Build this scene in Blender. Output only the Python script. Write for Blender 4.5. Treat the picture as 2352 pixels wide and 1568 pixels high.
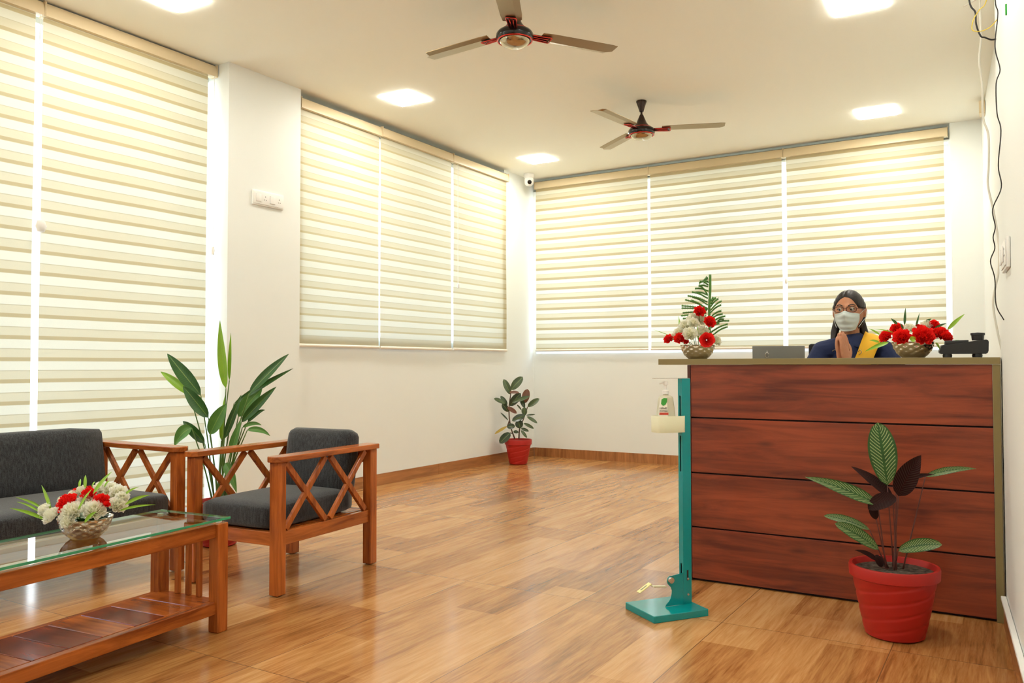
import bpy, bmesh, math, random
from mathutils import Vector, Matrix, noise
PI = math.pi
random.seed(7)
S = 0.87          # survey units -> metres; every mesh and location is brought to metres at the very end
for o in list(bpy.data.objects): bpy.data.objects.remove(o)
sc = bpy.context.scene
COL = sc.collection

# ------------------------------------------------------------------ camera, world, exposure
cam_data = bpy.data.cameras.new('camera')
cam = bpy.data.objects.new('camera', cam_data); COL.objects.link(cam); sc.camera = cam
cam_data.sensor_width = 36.0; cam_data.sensor_fit = 'HORIZONTAL'; cam_data.lens = 1895.1/2352*36
cam_data.clip_start = 0.02
CAMP, CAMY, CAMR = .0285, .5476, -.0017
fw = Vector((-math.sin(CAMY)*math.cos(CAMP), math.cos(CAMY)*math.cos(CAMP), math.sin(CAMP)))
rt0 = Vector((math.cos(CAMY), math.sin(CAMY), 0)); up0 = rt0.cross(fw)
rtv = rt0*math.cos(CAMR)+up0*math.sin(CAMR); upv = up0*math.cos(CAMR)-rt0*math.sin(CAMR)
m = Matrix((rtv, upv, -fw)).transposed().to_4x4()
m.translation = Vector((0, 0, 1.1*S))
cam.matrix_world = m

w = bpy.data.worlds.new('world'); sc.world = w; w.use_nodes = True
nt = w.node_tree; nt.nodes.clear()
wo = nt.nodes.new('ShaderNodeOutputWorld'); bg = nt.nodes.new('ShaderNodeBackground')
tc = nt.nodes.new('ShaderNodeTexCoord'); sx = nt.nodes.new('ShaderNodeSeparateXYZ'); cr = nt.nodes.new('ShaderNodeValToRGB')
nt.links.new(tc.outputs['Generated'], sx.inputs[0]); nt.links.new(sx.outputs[2], cr.inputs[0])
nt.links.new(cr.outputs[0], bg.inputs[0]); nt.links.new(bg.outputs[0], wo.inputs[0])
cr.color_ramp.elements[0].position = 0.0; cr.color_ramp.elements[0].color = (.62, .66, .66, 1)
cr.color_ramp.elements[1].position = .62; cr.color_ramp.elements[1].color = (.35, .62, 1, 1)
e = cr.color_ramp.elements.new(.04); e.color = (.97, .985, 1, 1)
e = cr.color_ramp.elements.new(.30); e.color = (.90, .96, 1, 1)
bg.inputs[1].default_value = 1.25
PANEL_STRENGTH = 18.0
sc.view_settings.view_transform = 'Standard'; sc.view_settings.look = 'None'
sc.view_settings.gamma = 1.0; sc.view_settings.use_curve_mapping = False
sc.view_settings.exposure = 2.08

# ------------------------------------------------------------------ materials
def srgb(r, g, b):
    f = lambda c: (c/255/12.92) if c/255 <= .04045 else ((c/255+.055)/1.055)**2.4
    return (f(r), f(g), f(b), 1)
def mat(name, col=(.8, .8, .8, 1), rough=.5, metal=0., **kw):
    m = bpy.data.materials.new(name); m.use_nodes = True
    p = m.node_tree.nodes['Principled BSDF']
    p.inputs['Base Color'].default_value = col; p.inputs['Roughness'].default_value = rough; p.inputs['Metallic'].default_value = metal
    for k, v in kw.items(): p.inputs[k.replace('_', ' ')].default_value = v
    return m
class G:
    """tiny node-graph helper"""
    def __init__(s, m): s.nt = m.node_tree; s.p = s.nt.nodes.get('Principled BSDF')
    def n(s, t, **kw):
        x = s.nt.nodes.new(t)
        for k, v in kw.items(): setattr(x, k, v)
        return x
    def l(s, a, b): s.nt.links.new(a, b)
    def coord(s, scale=(1, 1, 1), kind='Object'):
        t = s.n('ShaderNodeTexCoord'); mp = s.n('ShaderNodeMapping')
        k = 1/S if kind == 'Object' else 1
        mp.inputs['Scale'].default_value = [v*k for v in scale]
        s.l(t.outputs[kind], mp.inputs[0]); return mp.outputs[0]
    def noise(s, vec, scale=5, detail=4, rough=.5, dist=0):
        x = s.n('ShaderNodeTexNoise'); x.inputs['Scale'].default_value = scale; x.inputs['Detail'].default_value = detail
        x.inputs['Roughness'].default_value = rough; x.inputs['Distortion'].default_value = dist
        s.l(vec, x.inputs['Vector']); return x.outputs[0]
    def math(s, op, a, b=None, c=None):
        x = s.n('ShaderNodeMath', operation=op)
        for i, v in enumerate((a, b, c)):
            if v is None: continue
            if isinstance(v, (int, float)): x.inputs[i].default_value = v
            else: s.l(v, x.inputs[i])
        return x.outputs[0]
    def ramp(s, fac, els, interp='LINEAR'):
        x = s.n('ShaderNodeValToRGB'); x.color_ramp.interpolation = interp
        r = x.color_ramp.elements
        r[0].position = els[0][0]; r[0].color = els[0][1]; r[1].position = els[-1][0]; r[1].color = els[-1][1]
        for p, c in els[1:-1]: q = r.new(p); q.color = c
        s.l(fac, x.inputs[0]); return x.outputs[0]
    def mix(s, fac, a, b, blend='MIX'):
        x = s.n('ShaderNodeMixRGB', blend_type=blend)
        for i, v in enumerate((fac, a, b)):
            if isinstance(v, (int, float)): x.inputs[i].default_value = v
            elif isinstance(v, tuple): x.inputs[i].default_value = v
            else: s.l(v, x.inputs[i])
        return x.outputs[0]
    def bump(s, h, strength=.3, dist=.01):
        x = s.n('ShaderNodeBump'); x.inputs['Strength'].default_value = strength; x.inputs['Distance'].default_value = dist
        s.l(h, x.inputs['Height']); s.l(x.outputs[0], s.p.inputs['Normal'])
    def col(s, c): s.l(c, s.p.inputs['Base Color'])
    def sep(s, v): x = s.n('ShaderNodeSeparateXYZ'); s.l(v, x.inputs[0]); return x.outputs

def wood(name, cdark, clight, axis='X', rough=.3, scale=1.0, coat=.0):
    m = mat(name, rough=rough); g = G(m)
    st = {'X': (1.2, 14, 14), 'Y': (14, 1.2, 14), 'Z': (14, 14, 1.2)}[axis]
    v = g.coord([a*scale for a in st])
    n1 = g.noise(v, 1.6, 6, .62, .8)
    st2 = {'X': (.8, 4, 4), 'Y': (4, .8, 4), 'Z': (4, 4, .8)}[axis]
    n2 = g.noise(g.coord([a*scale for a in st2]), 1.3, 3, .5, .3)
    f = g.math('ADD', g.math('MULTIPLY', n1, .65), g.math('MULTIPLY', n2, .35))
    g.col(g.ramp(f, [(.36, cdark), (.64, clight)]))
    m.node_tree.nodes['Principled BSDF'].inputs['Coat Weight'].default_value = coat
    g.bump(n1, .05, .002)
    return m

M = {}
M['wall'] = mat('wall_paint', srgb(236, 240, 236), .6)
g = G(M['wall']); g.bump(g.noise(g.coord((1, 1, 1)), 160, 3), .04, .002)
M['ceiling'] = mat('ceiling_paint', srgb(250, 251, 241), .7)
M['white'] = mat('white_plastic', srgb(240, 240, 236), .35)
M['white_frame'] = mat('white_window_frame', srgb(238, 240, 242), .35)
M['offwhite'] = mat('offwhite_cable', srgb(222, 218, 205), .5)
M['black'] = mat('black_plastic', srgb(34, 35, 37), .38)
M['black_matt'] = mat('black_cable', srgb(28, 24, 24), .5)
M['grey'] = mat('grey_marks', srgb(120, 118, 110), .6)
M['yellow_cable'] = mat('yellow_cable', srgb(226, 202, 70), .5)
M['green_plastic'] = mat('green_plastic', srgb(40, 165, 60), .4)

# glossy wood-look floor tiles
m = mat('wood_look_floor_tiles', rough=.2); g = G(m); M['floor'] = m
v = g.coord((1, 1, 1)); X, Y, Z = g.sep(v)
TX, TY, OX, OY = .66, 1.40, 1.75, -.70
tx = g.math('DIVIDE', g.math('ADD', X, OX), TX); ty = g.math('DIVIDE', g.math('ADD', Y, OY), TY)
px_ = g.math('MULTIPLY', tx, 3.0)
row = g.math('FLOOR', g.math('ADD', g.math('MULTIPLY', ty, 1.6), g.math('MULTIPLY', g.math('FLOOR', px_), .37)))
cmb = g.n('ShaderNodeCombineXYZ'); g.l(g.math('FLOOR', px_), cmb.inputs[0]); g.l(row, cmb.inputs[1])
wn = g.n('ShaderNodeTexWhiteNoise', noise_dimensions='3D'); g.l(cmb.outputs[0], wn.inputs['Vector'])
cm2 = g.n('ShaderNodeCombineXYZ'); g.l(g.math('FLOOR', tx), cm2.inputs[0]); g.l(g.math('FLOOR', ty), cm2.inputs[1])
wn2 = g.n('ShaderNodeTexWhiteNoise', noise_dimensions='3D'); g.l(cm2.outputs[0], wn2.inputs['Vector'])
vv = g.n('ShaderNodeVectorMath', operation='ADD'); g.l(v, vv.inputs[0])
sc3 = g.n('ShaderNodeVectorMath', operation='SCALE'); g.l(wn2.outputs['Color'], sc3.inputs[0]); sc3.inputs['Scale'].default_value = 9
g.l(sc3.outputs[0], vv.inputs[1])
mp = g.n('ShaderNodeMapping'); mp.inputs['Scale'].default_value = (16, 1.1, 1); g.l(vv.outputs[0], mp.inputs[0])
n1 = g.noise(mp.outputs[0], 1.5, 8, .65, 1.9)
mp2 = g.n('ShaderNodeMapping'); mp2.inputs['Scale'].default_value = (5, .55, 1); g.l(vv.outputs[0], mp2.inputs[0])
n2 = g.noise(mp2.outputs[0], 1.3, 4, .55, 1.6)
mp3 = g.n('ShaderNodeMapping'); mp3.inputs['Scale'].default_value = (60, 3, 1); g.l(vv.outputs[0], mp3.inputs[0])
n3 = g.noise(mp3.outputs[0], 2.2, 3, .6, .2)
f = g.math('ADD', g.math('MULTIPLY', n1, .42), g.math('ADD', g.math('MULTIPLY', n2, .38), g.math('MULTIPLY', n3, .20)))
f = g.math('ADD', f, g.math('MULTIPLY', g.math('SUBTRACT', wn.outputs['Value'], .5), .19))
c = g.ramp(f, [(.29, srgb(110, 66, 34)), (.41, srgb(160, 106, 56)), (.53, srgb(188, 134, 78)), (.68, srgb(208, 160, 104))])
fx = g.math('FRACT', tx); fy = g.math('FRACT', ty)
gx = g.math('MAXIMUM', g.math('LESS_THAN', fx, .0055), g.math('LESS_THAN', fy, .0026))
c = g.mix(g.math('MULTIPLY', gx, .75), c, srgb(92, 66, 44))
g.col(c); g.bump(g.math('SUBTRACT', 1.0, gx), .15, .001)
g.l(g.math('ADD', .13, g.math('MULTIPLY', n2, .1)), g.p.inputs['Roughness'])
g.p.inputs['Specular IOR Level'].default_value = .5

M['skirt_y'] = wood('wood_look_skirting_long', srgb(134, 84, 46), srgb(190, 130, 78), 'Y', .3)
M['skirt'] = wood('wood_look_skirting', srgb(134, 84, 46), srgb(190, 130, 78), 'Z', .3)
g = G(M['skirt'])
M['teak'] = wood('teak_varnished', srgb(122, 54, 16), srgb(196, 106, 42), 'Z', .24, 1.4)
M['teak_x'] = wood('teak_varnished_x', srgb(124, 56, 16), srgb(200, 110, 44), 'X', .22, 1.4)
M['teak_y'] = wood('teak_varnished_y', srgb(124, 56, 16), srgb(200, 110, 44), 'Y', .22, 1.4)
M['plank_dark'] = wood('teak_plank_dark', srgb(84, 30, 12), srgb(142, 60, 24), 'X', .18, 1.4)
M['plank_light'] = wood('teak_plank_light', srgb(126, 56, 18), srgb(188, 98, 36), 'X', .18, 1.4)
M['laminate'] = wood('reddish_wood_laminate', srgb(92, 34, 20), srgb(158, 72, 42), 'X', .38, 1.0)
gl = G(M['laminate'])
# knots on the laminate
vk = gl.coord((1.0, 1, 3.2)); vo = gl.n('ShaderNodeTexVoronoi'); vo.inputs['Scale'].default_value = 2.3; gl.l(vk, vo.inputs['Vector'])
old = gl.p.inputs['Base Color'].links[0].from_socket
gl.col(gl.mix(gl.ramp(vo.outputs['Distance'], [(.02, (.75, .75, .75, 1)), (.14, (0, 0, 0, 1))]), old, srgb(70, 26, 18)))
M['laminate_side'] = mat('dark_side_laminate', srgb(74, 30, 22), .4)
M['khaki'] = mat('khaki_laminate', srgb(134, 118, 74), .4)
M['groove'] = mat('groove_shadow_gap', srgb(30, 14, 18), .7)
m = mat('charcoal_upholstery', rough=.95); g = G(m); M['fabric'] = m
v = g.coord((1, 1, 1)); n1 = g.noise(v, 260, 2); vs = g.coord((150, 150, 22)); n2 = g.noise(vs, 1, 4)
g.col(g.ramp(g.math('ADD', g.math('MULTIPLY', n1, .5), g.math('MULTIPLY', n2, .5)), [(.40, srgb(24, 26, 29)), (.62, srgb(62, 64, 67))]))
g.bump(n1, .3, .002); g.p.inputs['Sheen Weight'].default_value = .25
M['cassette'] = mat('beige_cassette', srgb(226, 208, 172), .3)
M['rail'] = mat('white_bottom_rail', srgb(244, 240, 228), .35)

def blind_fabric(name, tdark, tmid, tlight, offs=0., period=.131, dfrac=.24, hem=0.):
    m = bpy.data.materials.new(name); m.use_nodes = True; nt = m.node_tree; nt.nodes.clear(); g = G(m)
    out = g.n('ShaderNodeOutputMaterial')
    v = g.coord((1, 1, 1)); X, Y, Z = g.sep(v)
    wob = g.math('MULTIPLY', g.noise(g.coord((.7, .7, .2)), 1.5, 1), .012)
    f = g.math('FRACT', g.math('DIVIDE', g.math('ADD', g.math('ADD', Z, wob), 5+offs), period))
    if hem: f = g.math('MULTIPLY', f, g.math('GREATER_THAN', Z, hem))
    # from the bottom of a period upwards: cream band, hairline, sheer band, overlap band
    tr = g.ramp(f, [(0., (tmid,)*3+(1,)), (.36, (tmid,)*3+(1,)), (.372, (tmid*.62,)*3+(1,)), (.395, (tmid*.62,)*3+(1,)), (.41, (tlight,)*3+(1,)), (1-dfrac-.03, (tlight,)*3+(1,)), (1-dfrac, (tdark,)*3+(1,)), (.985, (tdark,)*3+(1,)), (1., (tmid,)*3+(1,))])
    wv = g.noise(g.coord((300, 300, 300)), 1, 2)
    tcol = g.mix(1.0, tr, g.ramp(f, [(0., (1, .91, .66, 1)), (.39, (1, .91, .66, 1)), (.41, (1, .95, .76, 1)), (1-dfrac-.03, (1, .95, .76, 1)), (1-dfrac, (1, .84, .50, 1)), (1., (1, .84, .50, 1))]), 'MULTIPLY')
    tcol = g.mix(1.0, tcol, g.ramp(wv, [(.3, (.93, .93, .93, 1)), (.7, (1, 1, 1, 1))]), 'MULTIPLY')
    t = g.n('ShaderNodeBsdfTranslucent'); g.l(tcol, t.inputs[0])
    d = g.n('ShaderNodeBsdfDiffuse')
    g.l(g.ramp(f, [(0., srgb(222, 204, 160)), (.39, srgb(222, 204, 160)), (.41, srgb(232, 220, 188)), (1-dfrac-.03, srgb(232, 220, 188)), (1-dfrac, srgb(208, 182, 128)), (1, srgb(208, 182, 128))]), d.inputs[0])
    a = g.n('ShaderNodeAddShader'); mixd = g.n('ShaderNodeMixShader'); mixd.inputs[0].default_value = .5
    g.l(t.outputs[0], mixd.inputs[1]); g.l(d.outputs[0], mixd.inputs[2])
    gs = g.n('ShaderNodeBsdfGlossy'); gs.inputs['Roughness'].default_value = .5; gs.inputs[0].default_value = (1, .98, .92, 1)
    mx = g.n('ShaderNodeMixShader'); fr = g.n('ShaderNodeFresnel'); fr.inputs[0].default_value = 1.35
    g.l(fr.outputs[0], mx.inputs[0]); g.l(mixd.outputs[0], mx.inputs[1]); g.l(gs.outputs[0], mx.inputs[2]); g.l(mx.outputs[0], out.inputs[0])
    return m
M['blind1'] = blind_fabric('zebra_blind_left', .275, .405, .47, dfrac=.17)
M['blind2'] = blind_fabric('zebra_blind_side', .355, .405, .475, .02, .113, .14, 1.345)
M['blind3'] = blind_fabric('zebra_blind_back', .285, .455, .575, .05, .120, .23)

m = bpy.data.materials.new('window_glass'); m.use_nodes = True; nt = m.node_tree; nt.nodes.clear(); g = G(m); M['glass'] = m
out = g.n('ShaderNodeOutputMaterial'); tr = g.n('ShaderNodeBsdfTransparent'); tr.inputs[0].default_value = (.95, .97, .97, 1)
gs = g.n('ShaderNodeBsdfGlossy'); gs.inputs['Roughness'].default_value = .02; fr = g.n('ShaderNodeFresnel'); mx = g.n('ShaderNodeMixShader')
geo = g.n('ShaderNodeNewGeometry'); g.l(g.math('MULTIPLY', fr.outputs[0], g.math('SUBTRACT', 1.0, geo.outputs['Backfacing'])), mx.inputs[0]); g.l(tr.outputs[0], mx.inputs[1]); g.l(gs.outputs[0], mx.inputs[2]); g.l(mx.outputs[0], out.inputs[0])
# table glass: clear sheet, green when seen through its edge
m = bpy.data.materials.new('table_glass'); m.use_nodes = True; nt = m.node_tree; nt.nodes.clear(); g = G(m); M['tglass'] = m
out = g.n('ShaderNodeOutputMaterial'); tr = g.n('ShaderNodeBsdfTransparent'); tr.inputs[0].default_value = (.80, .90, .84, 1)
gs = g.n('ShaderNodeBsdfGlossy'); gs.inputs['Roughness'].default_value = .01; fr = g.n('ShaderNodeFresnel'); fr.inputs[0].default_value = 2.2; mx = g.n('ShaderNodeMixShader')
geo = g.n('ShaderNodeNewGeometry'); g.l(g.math('MULTIPLY', fr.outputs[0], g.math('SUBTRACT', 1.0, geo.outputs['Backfacing'])), mx.inputs[0]); g.l(tr.outputs[0], mx.inputs[1]); g.l(gs.outputs[0], mx.inputs[2]); g.l(mx.outputs[0], out.inputs[0])
M['glass_edge'] = mat('green_glass_edge', srgb(70, 180, 130), .15, Transmission_Weight=.35)

m = bpy.data.materials.new('light_diffuser'); m.use_nodes = True; nt = m.node_tree; nt.nodes.clear(); g = G(m); M['panel'] = m
out = g.n('ShaderNodeOutputMaterial'); em = g.n('ShaderNodeEmission'); em.inputs[0].default_value = (1, .965, .87, 1); em.inputs[1].default_value = PANEL_STRENGTH; g.l(em.outputs[0], out.inputs[0])

M['bronze'] = mat('brown_bronze_blade', srgb(156, 136, 104), .32, .9)
M['fan_dark'] = mat('dark_brown_gloss', srgb(52, 36, 28), .15, .3)
M['fan_black'] = mat('black_gloss', srgb(22, 16, 18), .12)
M['copper_red'] = mat('copper_red_trim', srgb(214, 70, 56), .2, .75)
M['gold_bowl'] = mat('brushed_gold_cap', srgb(186, 170, 142), .16, .95)
M['teal'] = mat('teal_powder_coat', srgb(0, 146, 148), .14)
M['steel'] = mat('steel', srgb(200, 200, 195), .25, .9)
M['acrylic'] = mat('frosted_acrylic', srgb(232, 226, 190), .35, Transmission_Weight=.15)
M['gel'] = mat('sanitizer_gel', srgb(226, 222, 196), .12, Transmission_Weight=.25)
M['label_white'] = mat('label_white', srgb(240, 236, 220), .4)
M['label_green'] = mat('label_green', srgb(60, 160, 60), .4)
M['label_red'] = mat('label_red', srgb(200, 70, 50), .4)
M['label_text'] = mat('label_text', srgb(90, 60, 50), .5)
m = mat('red_terracotta', srgb(176, 26, 14), .5); M['redpot'] = m
M['soil'] = mat('soil', srgb(58, 44, 34), .95); g = G(M['soil']); nn = g.noise(g.coord((1, 1, 1)), 45, 5)
g.col(g.ramp(nn, [(.35, srgb(30, 22, 18)), (.7, srgb(110, 98, 84))])); g.bump(nn, 1., .02)
M['silver'] = mat('hammered_silver', srgb(206, 196, 178), .2, .92)
M['laptop'] = mat('laptop_grey', srgb(120, 120, 116), .35, .5)

def leafmat(name, c1, c2, rough=.35, transl=.0, stripes=None, under=None, ribc=srgb(150, 180, 80)):
    m = mat(name, rough=rough); g = G(m)
    t = g.n('ShaderNodeTexCoord'); U, V, W = g.sep(t.outputs['UV'])
    a = g.math('ABSOLUTE', g.math('SUBTRACT', V, .5))          # 0 at the midrib
    if stripes:
        ph = g.math('FRACT', g.math('MULTIPLY', g.math('SUBTRACT', U, g.math('MULTIPLY', a, .42)), 17))
        st = g.math('MULTIPLY', g.math('LESS_THAN', ph, .30), g.math('MULTIPLY', g.math('GREATER_THAN', a, .05), g.math('LESS_THAN', a, .42)))
        base = g.mix(g.noise(t.outputs['UV'], 6, 3), c1, c2)
        c = g.mix(st, base, stripes)
    else:
        rib = g.math('LESS_THAN', a, .025)
        c = g.mix(g.noise(g.coord((1, 1, 1)), 14, 3), c1, c2)
        vein = g.math('MULTIPLY', g.math('SINE', g.math('MULTIPLY', g.math('SUBTRACT', U, g.math('MULTIPLY', a, .4)), 110)), .02)
        c = g.mix(g.math('ADD', .0, vein), c, (1, 1, .7, 1))
        c = g.mix(g.math('MULTIPLY', rib, .5), c, ribc)
    if under:
        geo = g.n('ShaderNodeNewGeometry'); c = g.mix(geo.outputs['Backfacing'], c, under)
    g.col(c)
    return m
M['leaf_dark'] = leafmat('leaf_dark_green', srgb(24, 66, 22), srgb(52, 106, 34))
M['leaf_mid'] = leafmat('leaf_mid_green', srgb(58, 112, 42), srgb(98, 150, 62))
M['leaf_light'] = leafmat('leaf_light_green', srgb(112, 164, 24), srgb(150, 190, 40))
M['leaf_rubber'] = leafmat('leaf_rubber_green', srgb(54, 74, 48), srgb(94, 112, 78), .22)
M['leaf_rubber_dark'] = leafmat('leaf_rubber_dark', srgb(34, 52, 36), srgb(58, 76, 50), .22)
M['leaf_brown'] = leafmat('leaf_reddish_brown', srgb(84, 44, 26), srgb(120, 70, 40), .3, ribc=srgb(120, 70, 50))
M['leaf_yellow'] = leafmat('leaf_yellow', srgb(190, 160, 50), srgb(170, 140, 60), .4)
M['leaf_striped'] = leafmat('leaf_striped', srgb(18, 54, 12), srgb(44, 96, 22), .45, stripes=srgb(150, 166, 108))
M['leaf_maroon'] = leafmat('leaf_maroon', srgb(26, 6, 8), srgb(48, 12, 12), .6, ribc=srgb(50, 14, 14))
M['leaf_maroon'].node_tree.nodes['Principled BSDF'].inputs['Specular IOR Level'].default_value = .12
M['stem'] = mat('plant_stem', srgb(84, 116, 44), .5)
M['stem_brown'] = mat('brown_stem', srgb(84, 58, 40), .6)
M['stem_purple'] = mat('purple_stem', srgb(92, 48, 40), .5)
def petal(name, c1, c2):
    m = mat(name, rough=.7); g = G(m); t = g.n('ShaderNodeTexCoord'); U, V, W = g.sep(t.outputs['UV'])
    c = g.mix(U, c1, c2); g.col(c); tr = g.n('ShaderNodeBsdfTranslucent'); g.l(c, tr.inputs[0]); mx = g.n('ShaderNodeMixShader'); mx.inputs[0].default_value = .42
    out = g.nt.nodes['Material Output']; g.l(g.p.outputs[0], mx.inputs[1]); g.l(tr.outputs[0], mx.inputs[2]); g.l(mx.outputs[0], out.inputs[0])
    return m
M['petal_red'] = petal('red_petals', srgb(214, 10, 10), srgb(255, 38, 28))
M['petal_white'] = petal('cream_petals', srgb(238, 236, 196), srgb(255, 254, 246))
M['skin'] = mat('skin', srgb(190, 130, 96), .5, Subsurface_Weight=.08)
M['hair'] = mat('dark_brown_hair', srgb(34, 22, 18), .45); g = G(M['hair'])
nh = g.noise(g.coord((60, 60, 6)), 3, 4); g.col(g.ramp(nh, [(.3, srgb(14, 9, 8)), (.8, srgb(44, 28, 22))])); g.bump(nh, .4, .003)
M['mask'] = mat('pale_surgical_mask', srgb(214, 226, 226), .8)
M['navy'] = mat('navy_cloth', srgb(26, 40, 78), .85); g = G(M['navy']); nf = g.noise(g.coord((1, 1, 1)), 9, 3); g.bump(nf, .5, .02)
M['yellow_cloth'] = mat('yellow_cloth', srgb(226, 172, 36), .8)
M['eye_white'] = mat('eye_white', srgb(190, 178, 166), .3)
M['iris'] = mat('iris', srgb(36, 22, 16), .15)
M['glasses'] = mat('dark_glasses_frame', srgb(60, 28, 24), .25)
m = mat('glasses_lens', (1, 1, 1, 1), .02, Transmission_Weight=1.0, IOR=1.02); M['lens'] = m
M['lens_black'] = mat('camera_lens_black', srgb(18, 14, 14), .08)
M['dark_mesh'] = mat('black_chair_mesh', srgb(22, 22, 24), .8)
M['chrome'] = mat('chrome', srgb(210, 210, 210), .12, 1.)
M['tape'] = mat('yellow_tape_paper', srgb(234, 228, 160), .5)

# ------------------------------------------------------------------ mesh helpers
def tagp(o, label=None, cat=None, group=None, kind=None):
    if label: o['label'] = label
    if cat: o['category'] = cat
    if group: o['group'] = group
    if kind: o['kind'] = kind
    return o
def thing(name, label, cat, loc=(0, 0, 0), rz=0, group=None):
    o = bpy.data.objects.new(name, None); COL.objects.link(o); o.location = loc; o.rotation_euler = (0, 0, rz); o.empty_display_size = .1
    return tagp(o, label, cat, group)
def part(name, bm, m, parent=None, smooth=None, label=None, loc=None, rot=None):
    me = bpy.data.meshes.new(name)
    bmesh.ops.recalc_face_normals(bm, faces=bm.faces) if smooth != 'keep' else None
    bm.to_mesh(me); bm.free()
    for x in (m if isinstance(m, (list, tuple)) else [m]): me.materials.append(x)
    if smooth is not None:
        me.shade_smooth()
        if smooth != 'keep' and smooth < 180: me.set_sharp_from_angle(angle=math.radians(smooth))
    o = bpy.data.objects.new(name, me); COL.objects.link(o)
    if parent is not None: o.parent = parent
    if loc: o.location = loc
    if rot: o.rotation_euler = rot
    if label: o['label'] = label
    return o
def struct(name, bm, m, parent=None, smooth=None):
    o = part(name, bm, m, parent, smooth)
    if parent is None: o['kind'] = 'structure'
    return o
def B(): return bmesh.new()
def box(bm, x0, x1, y0, y1, z0, z1, bev=0., seg=2, rot=None, mi=0):
    t = bmesh.new()
    bmesh.ops.create_cube(t, size=1)
    for v in t.verts: v.co = Vector(((x0+x1)/2+v.co.x*(x1-x0), (y0+y1)/2+v.co.y*(y1-y0), (z0+z1)/2+v.co.z*(z1-z0)))
    if bev: bmesh.ops.bevel(t, geom=list(t.edges), offset=bev, segments=seg, affect='EDGES', profile=.5)
    if rot is not None: bmesh.ops.transform(t, matrix=rot, verts=t.verts)
    for f in t.faces: f.material_index = mi
    merge(bm, t); return bm
def merge(bm, t):
    me = bpy.data.meshes.new('tmp'); t.to_mesh(me); t.free(); bm.from_mesh(me); bpy.data.meshes.remove(me)
def bar(bm, p0, p1, w, d, bev=.003, up=Vector((0, 0, 1))):
    """rectangular bar from p0 to p1, w across (horizontal-ish), d the other way"""
    p0 = Vector(p0); p1 = Vector(p1); L = (p1-p0).length; z = (p1-p0).normalized(); up = Vector(up)
    x = up.cross(z)
    if x.length < 1e-4: x = Vector((1, 0, 0))
    x.normalize(); y = z.cross(x)
    mm = Matrix((x, y, z)).transposed().to_4x4(); mm.translation = p0
    box(bm, -w/2, w/2, -d/2, d/2, 0, L, bev, 1, rot=mm)
def tube(bm, pts, r, seg=8, cap=True, mi=0, closed=False):
    pts = [Vector(p) for p in pts]; n = len(pts); rr = r if isinstance(r, (list, tuple)) else [r]*n
    rings = []; prev = None
    for i, p in enumerate(pts):
        a = pts[(i-1) % n] if (closed or i > 0) else p; b = pts[(i+1) % n] if (closed or i < n-1) else p
        t = (b-a).normalized()
        if prev is None:
            x = t.orthogonal().normalized()
        else:
            x = (prev - t*prev.dot(t)); x = x.normalized() if x.length > 1e-6 else t.orthogonal().normalized()
        prev = x; y = t.cross(x)
        rings.append([bm.verts.new(p+(x*math.cos(2*PI*k/seg)+y*math.sin(2*PI*k/seg))*rr[i]) for k in range(seg)])
    for i in range(n if closed else n-1):
        A, C = rings[i], rings[(i+1) % n]
        for k in range(seg):
            f = bm.faces.new((A[k], A[(k+1) % seg], C[(k+1) % seg], C[k])); f.material_index = mi
    if cap and not closed:
        bm.faces.new(rings[0][::-1]).material_index = mi; bm.faces.new(rings[-1]).material_index = mi
    return bm
def lathe(bm, prof, seg=32, c=(0, 0, 0), uv=False, twist=0., rfun=None, mi=0):
    rings = []; c = Vector(c)
    for j, (r, z) in enumerate(prof):
        if r < 1e-5: rings.append([bm.verts.new(c+Vector((0, 0, z)))]); continue
        ring = []
        for k in range(seg):
            a = 2*PI*k/seg; R = r*(rfun(a, z) if rfun else 1); ring.append(bm.verts.new(c+Vector((R*math.cos(a), R*math.sin(a), z))))
        rings.append(ring)
    lay = bm.loops.layers.uv.verify() if uv else None
    for j in range(len(rings)-1):
        A, C = rings[j], rings[j+1]
        for k in range(seg):
            k2 = (k+1) % seg
            if len(A) == 1 and len(C) == 1: continue
            if len(A) == 1: vs = (A[0], C[k2], C[k])
            elif len(C) == 1: vs = (A[k], A[k2], C[0])
            else: vs = (A[k], A[k2], C[k2], C[k])
            f = bm.faces.new(vs); f.material_index = mi
            if lay:
                for lp in f.loops:
                    kk = k if lp.vert in (A[k] if len(A) > 1 else None, C[k] if len(C) > 1 else None) else k+1
                    jj = j if lp.vert in A else j+1
                    lp[lay].uv = (kk/seg, jj/(len(rings)-1))
    return bm
def smooth_path(pts, n=8):
    """Catmull-Rom through pts"""
    pts = [Vector(p) for p in pts]; P = [pts[0]*2-pts[1]]+pts+[pts[-1]*2-pts[-2]]; out = []
    for i in range(1, len(P)-2):
        for k in range(n):
            t = k/n; a, b, c, d = P[i-1], P[i], P[i+1], P[i+2]
            out.append(.5*((2*b)+(c-a)*t+(2*a-5*b+4*c-d)*t*t+(3*b-a-3*c+d)*t**3))
    out.append(pts[-1]); return out
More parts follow.
